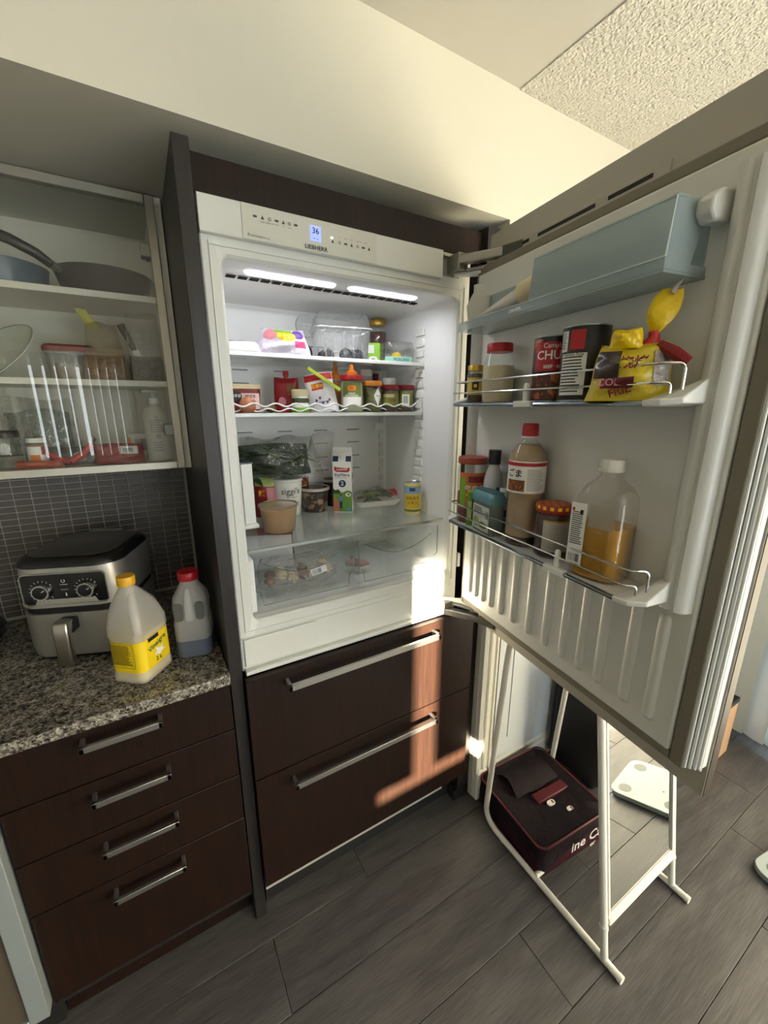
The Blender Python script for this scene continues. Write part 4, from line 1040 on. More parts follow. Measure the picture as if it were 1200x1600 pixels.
def red_lid_jar(label, loc, r, h, az):
    t = jar('spread_jar', label, 'jar', loc, r, h, C_darkred, .014, mat('brown_spread', (92, 62, 38), .5, var=.3, vscale=60), .92, neck=.95); return t
t = red_lid_jar('red lidded jar with yellow green label stamped 2028', (.606, .268, Z2), .0335, .091, az)
band(t, .0339, .022, .062, az, 62, C_olive); lettering_cyl('2028', .014, C_darkred, t, .0342, .040, az + 14, 'lettering', True); print_lines_cyl(t, .0342, .050, .060, az, 40, 3, C_cream)
t = red_lid_jar('red lidded jar with a barcode at the right end of the middle shelf', (.666, .262, Z2), .0300, .092, az)
az2 = face_cam(.666, .262)
band(t, .0304, .018, .070, az2, 66, C_olive); band(t, .0307, .022, .060, az2 + 4, 24, C_white, 'barcode_label')
g = G()
for k in range(8): g.arc(.0309, .030, .056, az2 - 14 + k * 4.4, az2 - 14 + k * 4.4 + (2.6 if k % 3 else 1.4), 2)
o = g.obj('barcode', M_ink, t); o['kind'] = 'stuff'
jar('relish_jar', 'white topped jar behind the red lidded jars', 'jar', (.646, .338, Z2), .0245, .118, C_white, .026, mat('brown_spread', (92, 62, 38), .5), .9)
# ================================================================== LOWER FRIDGE SHELF
Z3 = 1.2192
# holder on the left wall (part of the fridge)
hb = G().box(.070, .100, .165, .172, 1.262, 1.432).obj('dispenser_box', M_white, rf, bevel=.002)
G().box(.047, .094, .172, .300, 1.268, 1.430).obj('dispenser_tank', M_clear, hb)
G().box(.046, .102, .160, .305, 1.4325, 1.437).obj('dispenser_top', M_clear, hb)
G().box(.046, .104, .150, .20, 1.252, 1.262).obj('dispenser_foot', M_white, hb, bevel=.002)
az = face_cam(.174, .215)
t = thing('deli_cup', 'round plastic tub of tan peanut sauce at the front of the glass shelf', 'tub', (.176, .205, Z3))
G().lathe([(.045, 0), (.047, .003), (.055, .074), (.0565, .076)], 36, cap1=False).obj('cup', film('deli_cup_plastic', (236, 232, 224), .18, (226, 214, 196), .15), t, smooth=True)
G().lathe([(.0435, .002), (.0455, .004), (.0530, .072)], 32).obj('contents', mat('peanut_sauce', (196, 158, 112), .55, var=.05), t, smooth=True)
G().lathe([(.0580, .0765), (.0590, .079), (.0585, .0835), (.0555, .0845), (.0530, .0815), (.010, .0815)], 36, cap0=False).obj('lid', film('cloudy_lid', (214, 206, 196), .35, (206, 190, 170), .12, gloss=1.5), t, smooth=True)
az = face_cam(.262, .39)
t = thing('yogurt_tub', 'white yogurt tub with black lettering behind the peanut sauce cup', 'tub', (.262, .385, Z3))
G().lathe([(.041, 0), (.0425, .003), (.0500, .118), (.0515, .119)], 36).obj('tub', C_white, t, smooth=True)
lid(t, .0535, .1192, .010, C_white)
v, f = text_geo("siggi's", .030); g = G(); pts = []
for x, y, _ in v:
    zz = .088 + y; rr = .0425 + (zz - .003) / .115 * .0075 + .0008; a = R(az + 12) + x / rr; pts.append((rr * math.cos(a), rr * math.sin(a), zz))
g.add(pts, f).obj('brand_lettering', M_ink, t)
def cone_text(t, txt, size, z, a, m=M_ink):
    v, f = text_geo(txt, size); pts = []
    for x, y, _ in v:
        zz = z + y; rr = .0425 + (zz - .003) / .115 * .0075 + .0008; b = R(a) + x / rr; pts.append((rr * math.cos(b), rr * math.sin(b), zz))
    G().add(pts, f).obj('lettering', m, t)
cone_text(t, 'skyr yogurt', .008, .068, az + 16); cone_text(t, '2% plain', .010, .056, az + 14)
G().arc(.0462, .046, .049, az - 2, az + 48, 10, .0464).obj('rule_print', M_ink, t)
t = thing('snack_pouch', 'red snack pouch with green top behind the yogurt tub', 'pouch', (.188, .395, Z3), rz(.188, .395))
pw = Pillow(.078, .138, .05, 3, 21, .04, .05, .9)
pw.mesh().obj('pouch', M_('maroon_pouch', (140, 26, 34), .35, bump=.3, bscale=40), t, smooth=True, sharp=70)
pw.patch(-.9, .9, .55, .95, 10).obj('green_top', M_('pale_green', (176, 192, 110), .4), t, smooth=True)
pw.patch(.1, .9, -.2, .5, 8).obj('pink_print', C_pink, t, smooth=True)
pw.patch(-.7, .1, -.1, .5, 8, shape='ellipse').obj('red_emblem', C_red, t, smooth=True)
lettering('辣', .022, C_yellow, t, pw.FM(-.35, .2, .003), 'lettering', True)
def deli(label, loc, r, h, cont, rimm, lidm):
    t = thing('deli_container', label, 'container', loc)
    G().lathe([(r * .80, 0), (r * .83, .003), (r * .95, h - .012), (r * .97, h - .010)], 32, cap1=False).obj('cup', M_pet, t, smooth=True)
    G().lathe([(r * .78, .002), (r * .80, .004), (r * .92, h - .016)], 28).obj('contents', cont, t, smooth=True)
    G().lathe([(r, h - .010), (r * 1.01, h - .008), (r * 1.0, h - .001), (r * .93, h), (r * .90, h - .003)], 32, cap0=False, cap1=False).obj('rim', rimm, t, smooth=True)
    G().lathe([(r * .90, h - .003), (r * .5, h - .002), (.002, h - .002)], 28, cap0=False).obj('lid', lidm, t, smooth=True)
    return t
def blotch(name, a, b, sc=40):
    m, nt, N, L, bs = nodes_mat(name); tc = N.new('ShaderNodeTexCoord'); nz = N.new('ShaderNodeTexNoise'); nz.inputs['Scale'].default_value = sc; nz.inputs['Detail'].default_value = 2
    L.new(tc.outputs['Object'], nz.inputs[0]); rp = ramp(N, [(.50, a), (.60, b)]); L.new(nz.outputs['Fac'], rp.inputs[0]); L.new(rp.outputs[0], bs.inputs['Base Color']); bs.inputs['Roughness'].default_value = .35; return m
deli('clear tub of dark brown braised food with pale rim beside the milk carton', (.360, .385, Z3), .054, .088, blotch('braised_food', (52, 26, 18), (176, 136, 106), 38), M_('pale_rim', (196, 184, 176), .35), film('brown_tint_lid', (110, 84, 76), .25, (90, 66, 58), .1))
deli('dark lidded clear tub half hidden behind the milk carton', (.452, .425, Z3), .040, .104, blotch('braised_food2', (44, 36, 26), (90, 74, 56), 38), M_('pale_rim', (196, 184, 176), .35), film('brown_tint_lid2', (90, 84, 70), .4, (70, 62, 52), .1))
t = thing('spice_packet', 'small orange brown packet behind the yogurt tub', 'packet', (.338, .446, Z3), rz(.338, .446))
G().loft([(0, .044, .018, .003, 0, 0), (.118, .044, .018, .003, 0, 0)], 3).obj('packet', blotch('spice_print', (120, 52, 26), (196, 120, 56), 120), t)
flat(t, rect(.030, .020, 0, .085), FRONT(0, -.0094, 0), C_orange, 'label')
lettering('麻辣', .014, C_darkred, t, FRONT(0, -.0098, .085), 'lettering', True)
# milk carton
t = thing('milk_carton', 'tall white milk carton with red banner and blue number 2 disc', 'carton', (.452, .335, Z3), R(-31))
w = .066
G().loft([(0, w, w, .002, 0, 0), (.180, w, w, .002, 0, 0)], 2).obj('carton', C_white, t)
g = G(); q = w / 2
g.add([(-q, -q, .1801), (q, -q, .1801), (q, q, .1801), (-q, q, .1801), (-q, 0, .212), (q, 0, .212)], [(0, 1, 5, 4), (2, 3, 4, 5), (1, 2, 5), (3, 0, 4), (3, 2, 1, 0)])
g.obj('gable', C_white, t)
G().box(-q, q, -.002, .002, .2122, .228).obj('top_seam', C_white, t, bevel=.0008)
g = G(); g.add([(-q + .001, -q - .0004, .182), (-q + .020, -q - .0004, .182), (-q + .020, -q + .017, .199), (-q + .001, -q + .017, .199)], [(0, 1, 2, 3)]); g.obj('navy_corner', C_navy, t)
g = G(); g.add([(q - .020, -q - .0004, .182), (q - .001, -q - .0004, .182), (q - .001, -q + .017, .199), (q - .020, -q + .017, .199)], [(0, 1, 2, 3)]); g.obj('navy_corner', C_navy, t)
Mc = Matrix.Translation((0, -.017, .197)) @ Matrix.Rotation(R(45), 4, 'X')
G().lathe([(.0115, 0), (.0115, .003), (.0095, .0035), (.0095, .014), (.008, .0155)], 18, M=Mc).obj('cap', C_white, t, smooth=True)
Mf = lambda o: FRONT(0, -q - o, 0)
flat(t, [(-.027, .152), (-.020, .146), (.020, .144), (.027, .150), (.027, .162), (.020, .158), (-.020, .162), (-.027, .166)], Mf(.0006), C_red, 'red_banner')
lettering('Lactantia', .0105, C_white, t, FRONT(0, -q - .001, .1545), 'lettering', True)
lettering('PurFiltre', .0150, C_navy, t, FRONT(0, -q - .0006, .134), 'lettering', True)
print_lines(t, FRONT(0, -q - .0006, .1245), .05, .003, 1, C_grey)
flat(t, ellipse(.0130, .0130, 24, 0, .104), Mf(.0006), C_navy, 'blue_disc')
lettering('2', .020, C_white, t, FRONT(0, -q - .001, .104), 'lettering', True)
flat(t, [(-q, .003), (q, .003), (q, .075), (.018, .080), (0, .072), (-.014, .078), (-q, .074)], Mf(.0005), M_('meadow', (104, 146, 58), .5, var=.3, vscale=60), 'meadow_print')
flat(t, [(-q, .068), (-.010, .068), (-.008, .078), (-.016, .084), (-.024, .080), (-q, .086)], Mf(.0007), M_('hedge', (52, 74, 36), .5), 'tree_print')
flat(t, [(-q, .003), (-.012, .003), (-.016, .045), (-q + .004, .055), (-q, .05)], Mf(.0007), M_('path', (190, 120, 84), .5), 'path_print')
flat(t, ellipse(.0065, .011, 14, -.006, .050), Mf(.001), M_('shirt', (96, 130, 168), .5), 'shirt_print')
flat(t, rect(.009, .028, -.006, .028), Mf(.0009), C_navy, 'trousers_print'); flat(t, ellipse(.0032, .0036, 10, -.006, .064), Mf(.001), M_('hairp', (60, 40, 30), .5), 'head_print')
flat(t, ellipse(.010, .007, 12, .020, .064), Mf(.001), C_white, 'cow_print'); flat(t, ellipse(.004, .003, 8, .022, .065), Mf(.0013), C_black, 'cow_patch')
flat(t, rect(.013, .013, .022, .012), Mf(.001), M_('aqua', (80, 160, 190), .5), 'aqua_square')
side = lambda o: Matrix(((0, 0, 1, q + o), (1, 0, 0, 0), (0, 1, 0, 0), (0, 0, 0, 1)))
flat(t, ellipse(.015, .013, 16, -.010, .128), side(.0006), C_darkred, 'red_emblem')
print_lines(t, side(.0006) @ Matrix.Translation((0, .07, 0)), .046, .06, 8, C_grey)
# foam tray with wrapped herbs
t = thing('foam_tray', 'white foam tray of wrapped green herbs at the back of the glass shelf', 'tray', (.598, .368, Z3), R(-10))
G().loft([(0, .150, .095, .012, 0, 0), (.004, .156, .100, .014, 0, 0), (.022, .182, .126, .018, 0, 0), (.0235, .186, .130, .018, 0, 0), (.022, .178, .122, .018, 0, 0), (.008, .150, .094, .012, 0, 0)], 5).obj('tray', C_white, t, smooth=True)
M_leaf = mat('herb_leaf', (78, 96, 54), .5, var=.35, vscale=40); M_leaf2 = mat('pale_herb_stem', (150, 150, 104), .5, var=.2)
rnd = random.Random(11)
for k in range(16):
    x0 = rnd.uniform(-.070, -.01); y0 = rnd.uniform(-.036, .036); ln = rnd.uniform(.06, .09); zz = rnd.uniform(.016, .040)
    p = [(x0 + ln * i / 6, y0 + .010 * math.sin(i + k), zz + .012 * math.sin(math.pi * i / 6)) for i in range(7)]
    G().tube(p, [.0015, .0045, .007, .0075, .006, .004, .001], 5).obj('herb_sprig', M_leaf if k % 3 else M_leaf2, t, smooth=True)
g = G(); nu, nv = 20, 14; v = []
for j in range(nv + 1):
    for i in range(nu + 1):
        a, b = 2 * i / nu - 1, 2 * j / nv - 1
        v.append((a * .092, b * .064, .0245 + .034 * (1 - a * a) ** .6 * (1 - b * b) ** .6 * (1 + .18 * math.sin(7 * a + 3 * b) + .12 * math.sin(11 * b))))
g.add(v, [(j * (nu + 1) + i, j * (nu + 1) + i + 1, (j + 1) * (nu + 1) + i + 1, (j + 1) * (nu + 1) + i) for j in range(nv) for i in range(nu)])
g.obj('wrap_film', M_bagfilm, t, smooth=True)
t = thing('red_pepper', 'red pepper lying in the back right corner of the glass shelf', 'pepper', (.660, .300, Z3), R(-30))
G().tube([(-.040, .10, .022), (-.030, .10, .024), (-.010, .10, .024), (.012, .10, .022), (.030, .10, .018), (.038, .10, .016)], [.006, .018, .0215, .019, .012, .004], 14).obj('flesh', mat('red_pepper_skin', (196, 40, 34), .3), t, smooth=True)
G().tube([(-.040, .10, .022), (-.050, .10, .026), (-.056, .10, .030)], [.004, .003, .0035], 7).obj('stem', C_green, t, smooth=True)
az = face_cam(.66, .185)
t = thing('drink_can', 'small yellow and blue drink can on the right of the glass shelf', 'can', (.656, .190, Z3))
G().lathe([(.026, 0), (.0305, .006), (.0305, .098), (.0265, .107)], 32).obj('can', M_('can_yellow', (222, 204, 110), .3, coat=.3), t, smooth=True)
G().lathe([(.0265, .1072), (.0272, .109), (.0262, .110), (.024, .107)], 32).obj('rim', C_tin, t, smooth=True)
band(t, .0309, .070, .098, az, 180, M_('can_blue', (150, 176, 200), .3, coat=.3), 'blue_band', 36)
band(t, .0311, .020, .066, az, 50, M_('can_gold', (214, 180, 40), .35), 'gold_panel')
lettering_cyl('はちみつ', .0125, M_('can_ink', (80, 56, 20), .4), t, .0314, .054, az, 'lettering', True)
lettering_cyl('レモン', .0125, M_('can_ink', (80, 56, 20), .4), t, .0314, .038, az, 'lettering', True)
G().arc(.0314, .080, .092, az - 22, az + 16, 8).obj('bee_print', C_blue, t); G().arc(.0312, .006, .014, az - 70, az + 70, 14).obj('green_band', C_olive, t)
# bag of leafy greens resting on the tubs
t = thing('greens_bag', 'clear bag of dark leafy greens resting on the tubs in the fridge', 'bag', (.236, .372, 1.3535), R(-4))
rnd = random.Random(5)
def leaf(p0, dirv, L, wd, m, bend=.25, par=None, name='leaf'):
    g = G(); d = Vector(dirv).normalized(); sidev = d.cross(Vector((0, 0, 1))); sidev = sidev.normalized() if sidev.length > .01 else Vector((1, 0, 0)); upv = sidev.cross(d)
    v = []
    for i in range(7):
        u = i / 6; c = Vector(p0) + d * L * u + upv * (-bend * L * u * u) ; q = wd * math.sin(math.pi * min(.97, .06 + u * .94)) ** .8
        v += [tuple(c - sidev * q + upv * q * .35), tuple(c), tuple(c + sidev * q + upv * q * .35)]
    f = []
    for i in range(6):
        for j in range(2): a = i * 3 + j; f.append((a, a + 1, a + 4, a + 3))
    return g.add(v, f).obj(name, m, par, smooth=True)
M_gr = [mat('dark_green_leaf', (44, 62, 34), .45, var=.35, vscale=25), mat('mid_green_leaf', (70, 88, 48), .45, var=.35, vscale=25), mat('pale_green_stem', (140, 158, 104), .45, var=.2)]
for k in range(58):
    x = rnd.uniform(-.135, .055); y = rnd.uniform(-.055, .045); z = rnd.uniform(.018, .115) * (1 - .35 * abs(x / .14))
    leaf((x, y, z), (rnd.uniform(.2, 1) * (1 if rnd.random() < .75 else -1), rnd.uniform(-.6, .3), rnd.uniform(-.35, .4)), rnd.uniform(.05, .10), rnd.uniform(.008, .018), M_gr[0 if rnd.random() < .6 else 1] if k % 9 else M_gr[2], rnd.uniform(-.1, .4), t)
core = Pillow(.25, .105, .10, 2.2, 33, .07, .1, .6); cm = core.mesh(); cm.v = [(x - .02, y, z + .008) for x, y, z in cm.v]; cm.obj('leaf_mass', mat('leaf_mass_green', (40, 54, 32), .6, bump=1.0, bscale=40, var=.5, vscale=30), t, smooth=True)
fb = Pillow(.290, .135, .140, 2.0, 41, .07, .12, .55); fm = fb.mesh(26, 18)
fm.v = [(x + .008 * math.sin(30 * z + 9 * x), y + .006 * math.sin(40 * x + 25 * z), z + .005 * math.sin(50 * x)) for x, y, z in fm.v]
fm.obj('clear_bag', M_bagfilm, t, smooth=True)
g = Pillow(.10, .12, .05, 2.0, 44, .12, .2, .5).mesh(12, 10); g.v = [(x + .125 + z * .25, y - .01, z + .028) for x, y, z in g.v]
g.obj('bag_tail', M_bagfilm, t, smooth=True)

# ================================================================== CRISPER CONTENTS
ZC_ = 1.0485
t = thing('produce_bag', 'clear bag of pale vegetables in the left crisper drawer', 'bag', (.222, .190, ZC_), R(-6))
pw = Pillow(.262, .088, .150, 2.2, 51, .09, .1, .75); pw.mesh(22, 14).obj('bag', M_bagfilm, t, smooth=True)
M_mush = mat('pale_mushroom', (206, 186, 154), .6, var=.15, vscale=40); M_mush2 = mat('brown_mushroom', (128, 96, 78), .6, var=.2)
rnd = random.Random(3)
for k in range(12):
    x, y = -.09 + (k % 6) * .034 + rnd.uniform(-.006, .006), -.030 + (k // 6) * .045
    zz = .006 + (.014 if k % 2 else 0)
    g = G().lathe([(.006, 0), (.007, .012), (.0165, .013), (.018, .018), (.013, .027), (.003, .030)], 14, M=Matrix.Translation((x, y, zz + .004)) @ Matrix.Rotation(rnd.uniform(-1.1, 1.1), 4, 'X'))
    g.obj('mushroom', M_mush if k % 3 else M_mush2, t, smooth=True)
Ml = FRONT(.048, -.073, .054) @ Matrix.Rotation(R(12), 4, 'Z')
flat(t, rect(.050, .022), Ml, C_white, 'price_sticker'); barcode(t, Ml @ Matrix.Translation((-.006, 0, .0004)), .028, .015)
t = thing('paper_sheet', 'folded white paper sheet standing in the left crisper drawer', 'paper', (.185, .330, ZC_), R(-4))
g = G(); v = []
for j in range(9):
    for i in range(9):
        a, b = i / 8, j / 8; v.append((-.105 + .17 * a, .02 * b + .006 * math.sin(5 * a), .12 * b * (1 - .10 * a)))
g.add(v, [(j * 9 + i, j * 9 + i + 1, j * 9 + i + 10, j * 9 + i + 9) for j in range(8) for i in range(8)]); po = g.obj('sheet', M_('paper', (226, 224, 230), .7), t, smooth=True)
so = po.modifiers.new('thickness', 'SOLIDIFY'); so.thickness = .0012
t = thing('meat_packet', 'dark red packet at the back of the left crisper drawer', 'packet', (.175, .395, ZC_), R(-3))
pw = Pillow(.20, .128, .05, 3, 61, .04, .05, .8); pw.mesh().obj('packet', M_('wine_packet', (112, 40, 36), .35, bump=.4, bscale=50, var=.3), t, smooth=True)
pw.patch(-.6, .6, .1, .7, 8).obj('label', M_('dull_red', (150, 44, 44), .4), t, smooth=True)
t = thing('ginger_root', 'knobbly pinkish brown root in the right crisper drawer', 'root', (.425, .190, ZC_), R(12))
m_g = mat('root_skin', (152, 118, 108), .75, bump=.6, bscale=60, var=.2)
G().tube([(-.022, .03, .014), (0, .01, .017), (.022, -.008, .015), (.044, -.02, .012)], [.009, .0145, .013, .005], 10).obj('root', m_g, t, smooth=True)
G().tube([(0, .01, .018), (.008, .03, .026), (.012, .042, .028)], [.010, .009, .004], 8).obj('knob', m_g, t, smooth=True)

# ================================================================== DOOR, UPPER SHELF
ZD = ZA + .0002
def dloc(s, d, z=None): return dw(s, d, ZD if z is None else z)
p = dloc(.092, .090); az = face_cam(p[0], p[1])
t = jar('honey_jar', 'small jar with gold lid and yellow label on the upper door shelf', 'jar', p, .023, .098, C_gold, .013, mat('dark_honey', (70, 44, 20), .25), .9)
band(t, .0234, .022, .066, az, 62, M_('honey_label', (206, 176, 60), .5)); G().arc(.0237, .034, .056, az - 22, az + 22, 8).obj('bee_print', C_black, t)
lettering_cyl('HONEY', .008, C_black, t, .0238, .028, az, 'lettering', True); G().arc(.0239, .041, .049, az - 10, az + 10, 6).obj('bee_body', C_yellow, t)
p = dloc(.190, .092)
t = jar('sauce_jar', 'round glass jar of cream sauce with red lid on the door shelf', 'jar', p, .0405, .140, C_red, .018, mat('cream_sauce', (206, 190, 154), .5, var=.06, vscale=80), .72,
        prof=[(.030, 0), (.036, .004), (.0400, .030), (.0405, .060), (.0375, .090), (.0300, .113), (.0285, .122)], lidr=.0315)
def soup_can(label, s, d, r, h):
    p = dloc(s, d); t = thing('soup_can', label, 'can', p)
    G().lathe([(r * .97, .001), (r, .004), (r, h - .004), (r * .97, h - .001)], 36).obj('can', M_('can_label_dark', (28, 24, 24), .35), t, smooth=True)
    for zz in (0.0, h - .0035): G().lathe([(r * .985, zz), (r * 1.012, zz + .0008), (r * 1.012, zz + .0030), (r * .985, zz + .0038)], 36).obj('rim', C_tin, t, smooth=True)
    return t, face_cam(p[0], p[1])
t, az = soup_can('soup can with red front label and stew picture on the upper door shelf', .360, .088, .0375, .131)
r = .0375
M_stew = blotch('stew_photo', (92, 44, 22), (186, 112, 56), 70)
band(t, r + .0003, .006, .056, az, 88, M_stew, 'stew_photo', 20); band(t, r + .0003, .096, .124, az - 60, 28, M_stew, 'stew_photo', 8)
band(t, r + .0005, .062, .118, az + 6, 62, C_red, 'red_label', 18)
lettering_cyl('CHUNKY', .024, C_white, t, r + .0009, .092, az + 26, 'brand_lettering', True, 1.0); lettering_cyl("Campbell's", .013, C_white, t, r + .0009, .1105, az + 14, 'script_lettering')
lettering_cyl('BEEF · BOEUF', .009, C_white, t, r + .0009, .070, az + 16, 'lettering', True)
t, az = soup_can('larger dark soup can turned to its white nutrition panel on the door shelf', .452, .098, .0415, .135)
r = .0415
band(t, r + .0004, .012, .086, az - 28, 34, C_white, 'nutrition_panel', 12); band(t, r + .0004, .09, .126, az - 58, 12, C_white, 'barcode_panel', 5); band(t, r + .0004, .092, .126, az - 20, 18, C_red, 'red_label', 8)
print_lines_cyl(t, r + .0008, .016, .082, az - 28, 30, 12); print_lines_cyl(t, r + .0008, .094, .124, az - 58, 9, 9)
lettering_cyl('Nutrition Facts', .0065, M_ink, t, r + .001, .0835, az - 28, 'lettering', True)
p = dloc(.560, .108)
t = thing('candy_bag', 'yellow and clear snack bag tied with red tape on the door shelf', 'bag', p, R(face_cam(p[0], p[1]) + 90))
pw = Pillow(.130, .092, .085, 2.2, 71, .08, .25, .8); pw.mesh(20, 14).obj('bag', M_('yellow_bag_film', (206, 184, 40), .3, bump=.6, bscale=40, var=.2, vscale=18), t, smooth=True)
pw.patch(-.95, -.30, -.2, .75, 8, .0016).obj('clear_window', M_('dark_window', (70, 58, 54), .15, var=.4, vscale=40), t, smooth=True)
pw.patch(-.7, .1, -.55, -.2, 8, .0020).obj('maroon_band', M_('maroon_print', (110, 36, 44), .4), t, smooth=True)
pw.patch(.55, .95, -.5, .6, 8, .0016).obj('clear_side', M_('hazy_side', (176, 166, 158), .2, bump=.6, bscale=60), t, smooth=True)
lettering('烧烤', .020, C_darkred, t, pw.FM(.05, .25, .005), 'lettering', True); lettering('FRIED', .018, C_darkred, t, pw.FM(-.1, -.62, .005) @ Matrix.Rotation(R(18), 4, 'Z'), 'lettering', True)
lettering('COLL', .016, C_pink, t, pw.FM(-.45, -.35, .006), 'lettering', True)
G().tube([(.020, -.004, .082), (.026, -.006, .098), (.024, -.008, .108)], [.018, .009, .0075], 9).obj('neck', C_red, t, smooth=True)
G().tube([(.034, -.020, .086), (.055, -.032, .070), (.074, -.034, .056)], [.007, .010, .008], 8).obj('tape_tail', C_darkred, t, smooth=True)
g = Pillow(.040, .060, .012, 2.2, 73, .10, .1, .3).mesh(10, 10); g.v = [(x * (.30 + 1.0 * math.sin(math.pi * min(1, max(0, z / .06)) * .80)) * .9 + .026 + z * .22, y * .9 - .008 - .004 * math.sin(90 * z + 60 * x), z * 1.05 + .104) for x, y, z in g.v]; g.obj('bag_top', M_('yellow_top', (236, 200, 20), .3, bump=.4, bscale=60), t, smooth=True)
G().tube([(.040, -.010, .160), (.046, -.010, .172), (.052, -.010, .178)], [.004, .003, .001], 6).obj('twist_tip', M_('hazy_side', (176, 166, 158), .2), t, smooth=True)
g = Pillow(.050, .030, .03, 2.2, 75, .1, .2, .5).mesh(10, 8); g.v = [(x - .012, y - .018, z + .082) for x, y, z in g.v]; g.obj('loose_flap', M_('yellow_top', (236, 200, 20), .3), t, smooth=True)

# tube lying in the left part of the dairy bin
p0 = Vector(dw(.100, .118, 1.786)); p1 = Vector(dw(.322, .106, 1.830))
t = thing('condiment_tube', 'white squeeze tube lying in the left of the dairy bin', 'tube', p0)
dd = p1 - p0; L_ = dd.length; rotm = dd.to_track_quat('X', 'Z').to_matrix().to_4x4()
g = G(); rg = []
for u, a, b in ((0, .001, .020), (.3, .008, .019), (.6, .014, .018), (.78, .0165, .0170), (.80, .012, .012)): rg.append([(L_ * u, b * math.cos(q * math.pi / 8), a * math.sin(q * math.pi / 8) + .004) for q in range(16)])
g.rings(rg, True, True, rotm); g.obj('tube', M_('tube_white', (216, 212, 202), .35), t, smooth=True)
g = G(); g.rings([[(L_ * u, q_ * math.cos(q * math.pi / 8), q_ * math.sin(q * math.pi / 8) + .004) for q in range(16)] for u, q_ in ((.78, .0195), (.80, .022), (.98, .022), (1.0, .020))], True, True, rotm); g.obj('cap', C_cream, t, smooth=True)

# ================================================================== DOOR, LOWER SHELF
ZE = ZBq + .0002
def eloc(s, d): return dw(s, d, ZE)
p = eloc(.098, .088); az = face_cam(p[0], p[1])
t = jar('chili_crisp_jar', 'tall jar with rusty red lid and orange label on the lower door shelf', 'jar', p, .041, .186, M_('rusty_lid', (150, 62, 46), .4), .016, mat('chili_crisp', (132, 62, 44), .5, var=.4, vscale=50), .5, neck=.93)
band(t, .0414, .050, .145, az + 8, 58, M_('orange_label', (196, 108, 50), .5, var=.15)); band(t, .0417, .118, .136, az + 16, 30, C_darkred, 'red_banner')
band(t, .0418, .050, .130, az - 36, 12, C_green, 'green_strip', 5)
lettering_cyl('牛肉酱', .020, C_white, t, .0422, .100, az + 14, 'lettering', True); band(t, .0418, .080, .086, az + 14, 34, C_yellow, 'yellow_strip')
G().arc(.0419, .056, .074, az, az + 30, 6).obj('pepper_print', C_darkred, t)
p = eloc(.176, .074); az = face_cam(p[0], p[1])
t = jar('dressing_bottle', 'pale grey bottle with black cap between jar and sesame bottle', 'bottle', p, .025, .212, C_black, .036, None, prof=[(.022, 0), (.025, .004), (.025, .125), (.021, .150), (.0145, .165), (.014, .176)], lidr=.0165, shell=M_('pale_bottle', (186, 186, 186), .35))
band(t, .0254, .030, .115, az + 50, 30, C_blue, 'blue_label', 8)
p = eloc(.226, .066); az = face_cam(p[0], p[1])
t = jar('clear_sauce_bottle', 'small clear bottle with blue label left of the sesame bottle', 'bottle', p, .021, .175, C_grey, .012, mat('thin_brown_sauce', (150, 140, 126), .3), .5, shell=M_pet)
band(t, .0214, .040, .120, az, 60, C_white); band(t, .0217, .042, .062, az, 60, C_blue, 'blue_band'); lettering_cyl('SAUCE', .012, C_navy, t, .0219, .09, az, 'lettering', True)
p = eloc(.142, .122)
t = thing('green_stick_pack', 'slim green packet standing left of the teal box', 'packet', p, R(face_cam(p[0], p[1]) + 90))
G().loft([(0, .016, .010, .003, 0, 0), (.095, .016, .010, .003, 0, 0), (.100, .016, .002, .0009, 0, 0)], 3).obj('packet', M_('leaf_green', (112, 160, 50), .4), t); flat(t, rect(.010, .05, 0, .045), FRONT(0, -.0054, 0), M_('pale_print', (196, 206, 150), .5), 'label')
p = eloc(.212, .112)
t = thing('teal_box', 'clear tub with ribbed teal lid and vegetable label on the door', 'tub', p, DROT + R(90) - R(6))
G().loft([(0, .092, .038, .006, 0, 0), (.082, .096, .042, .008, 0, 0)], 4).obj('tub', film('teal_tub_plastic', (196, 206, 200), .5, (176, 190, 182), .15), t, smooth=True)
G().loft([(.0822, .100, .046, .008, 0, 0), (.098, .100, .046, .008, 0, 0), (.108, .096, .036, .012, 0, 0), (.112, .088, .022, .010, 0, 0)], 5).obj('lid', M_('teal_lid', (96, 142, 150), .4), t, smooth=True)
for k in range(14): G().box(-.044 + k * .0066, -.0415 + k * .0066, -.017, .017, .1095, .1128).obj('lid_rib', M_('teal_lid', (96, 142, 150), .4), t)
flat(t, rect(.080, .066, 0, .040), FRONT(0, -.0222, 0), M_('pale_label', (202, 206, 196), .5), 'label'); flat(t, ellipse(.016, .014, 16, -.022, .026), FRONT(0, -.0226, 0), M_('cuke', (150, 172, 96), .5), 'cucumber_print')
flat(t, ellipse(.022, .009, 16, .012, .022), FRONT(0, -.0226, 0), C_olive, 'leaf_print'); print_lines(t, FRONT(-.010, -.0226, .060), .05, .018, 4); barcode(t, FRONT(.030, -.0227, .052), .014, .02)
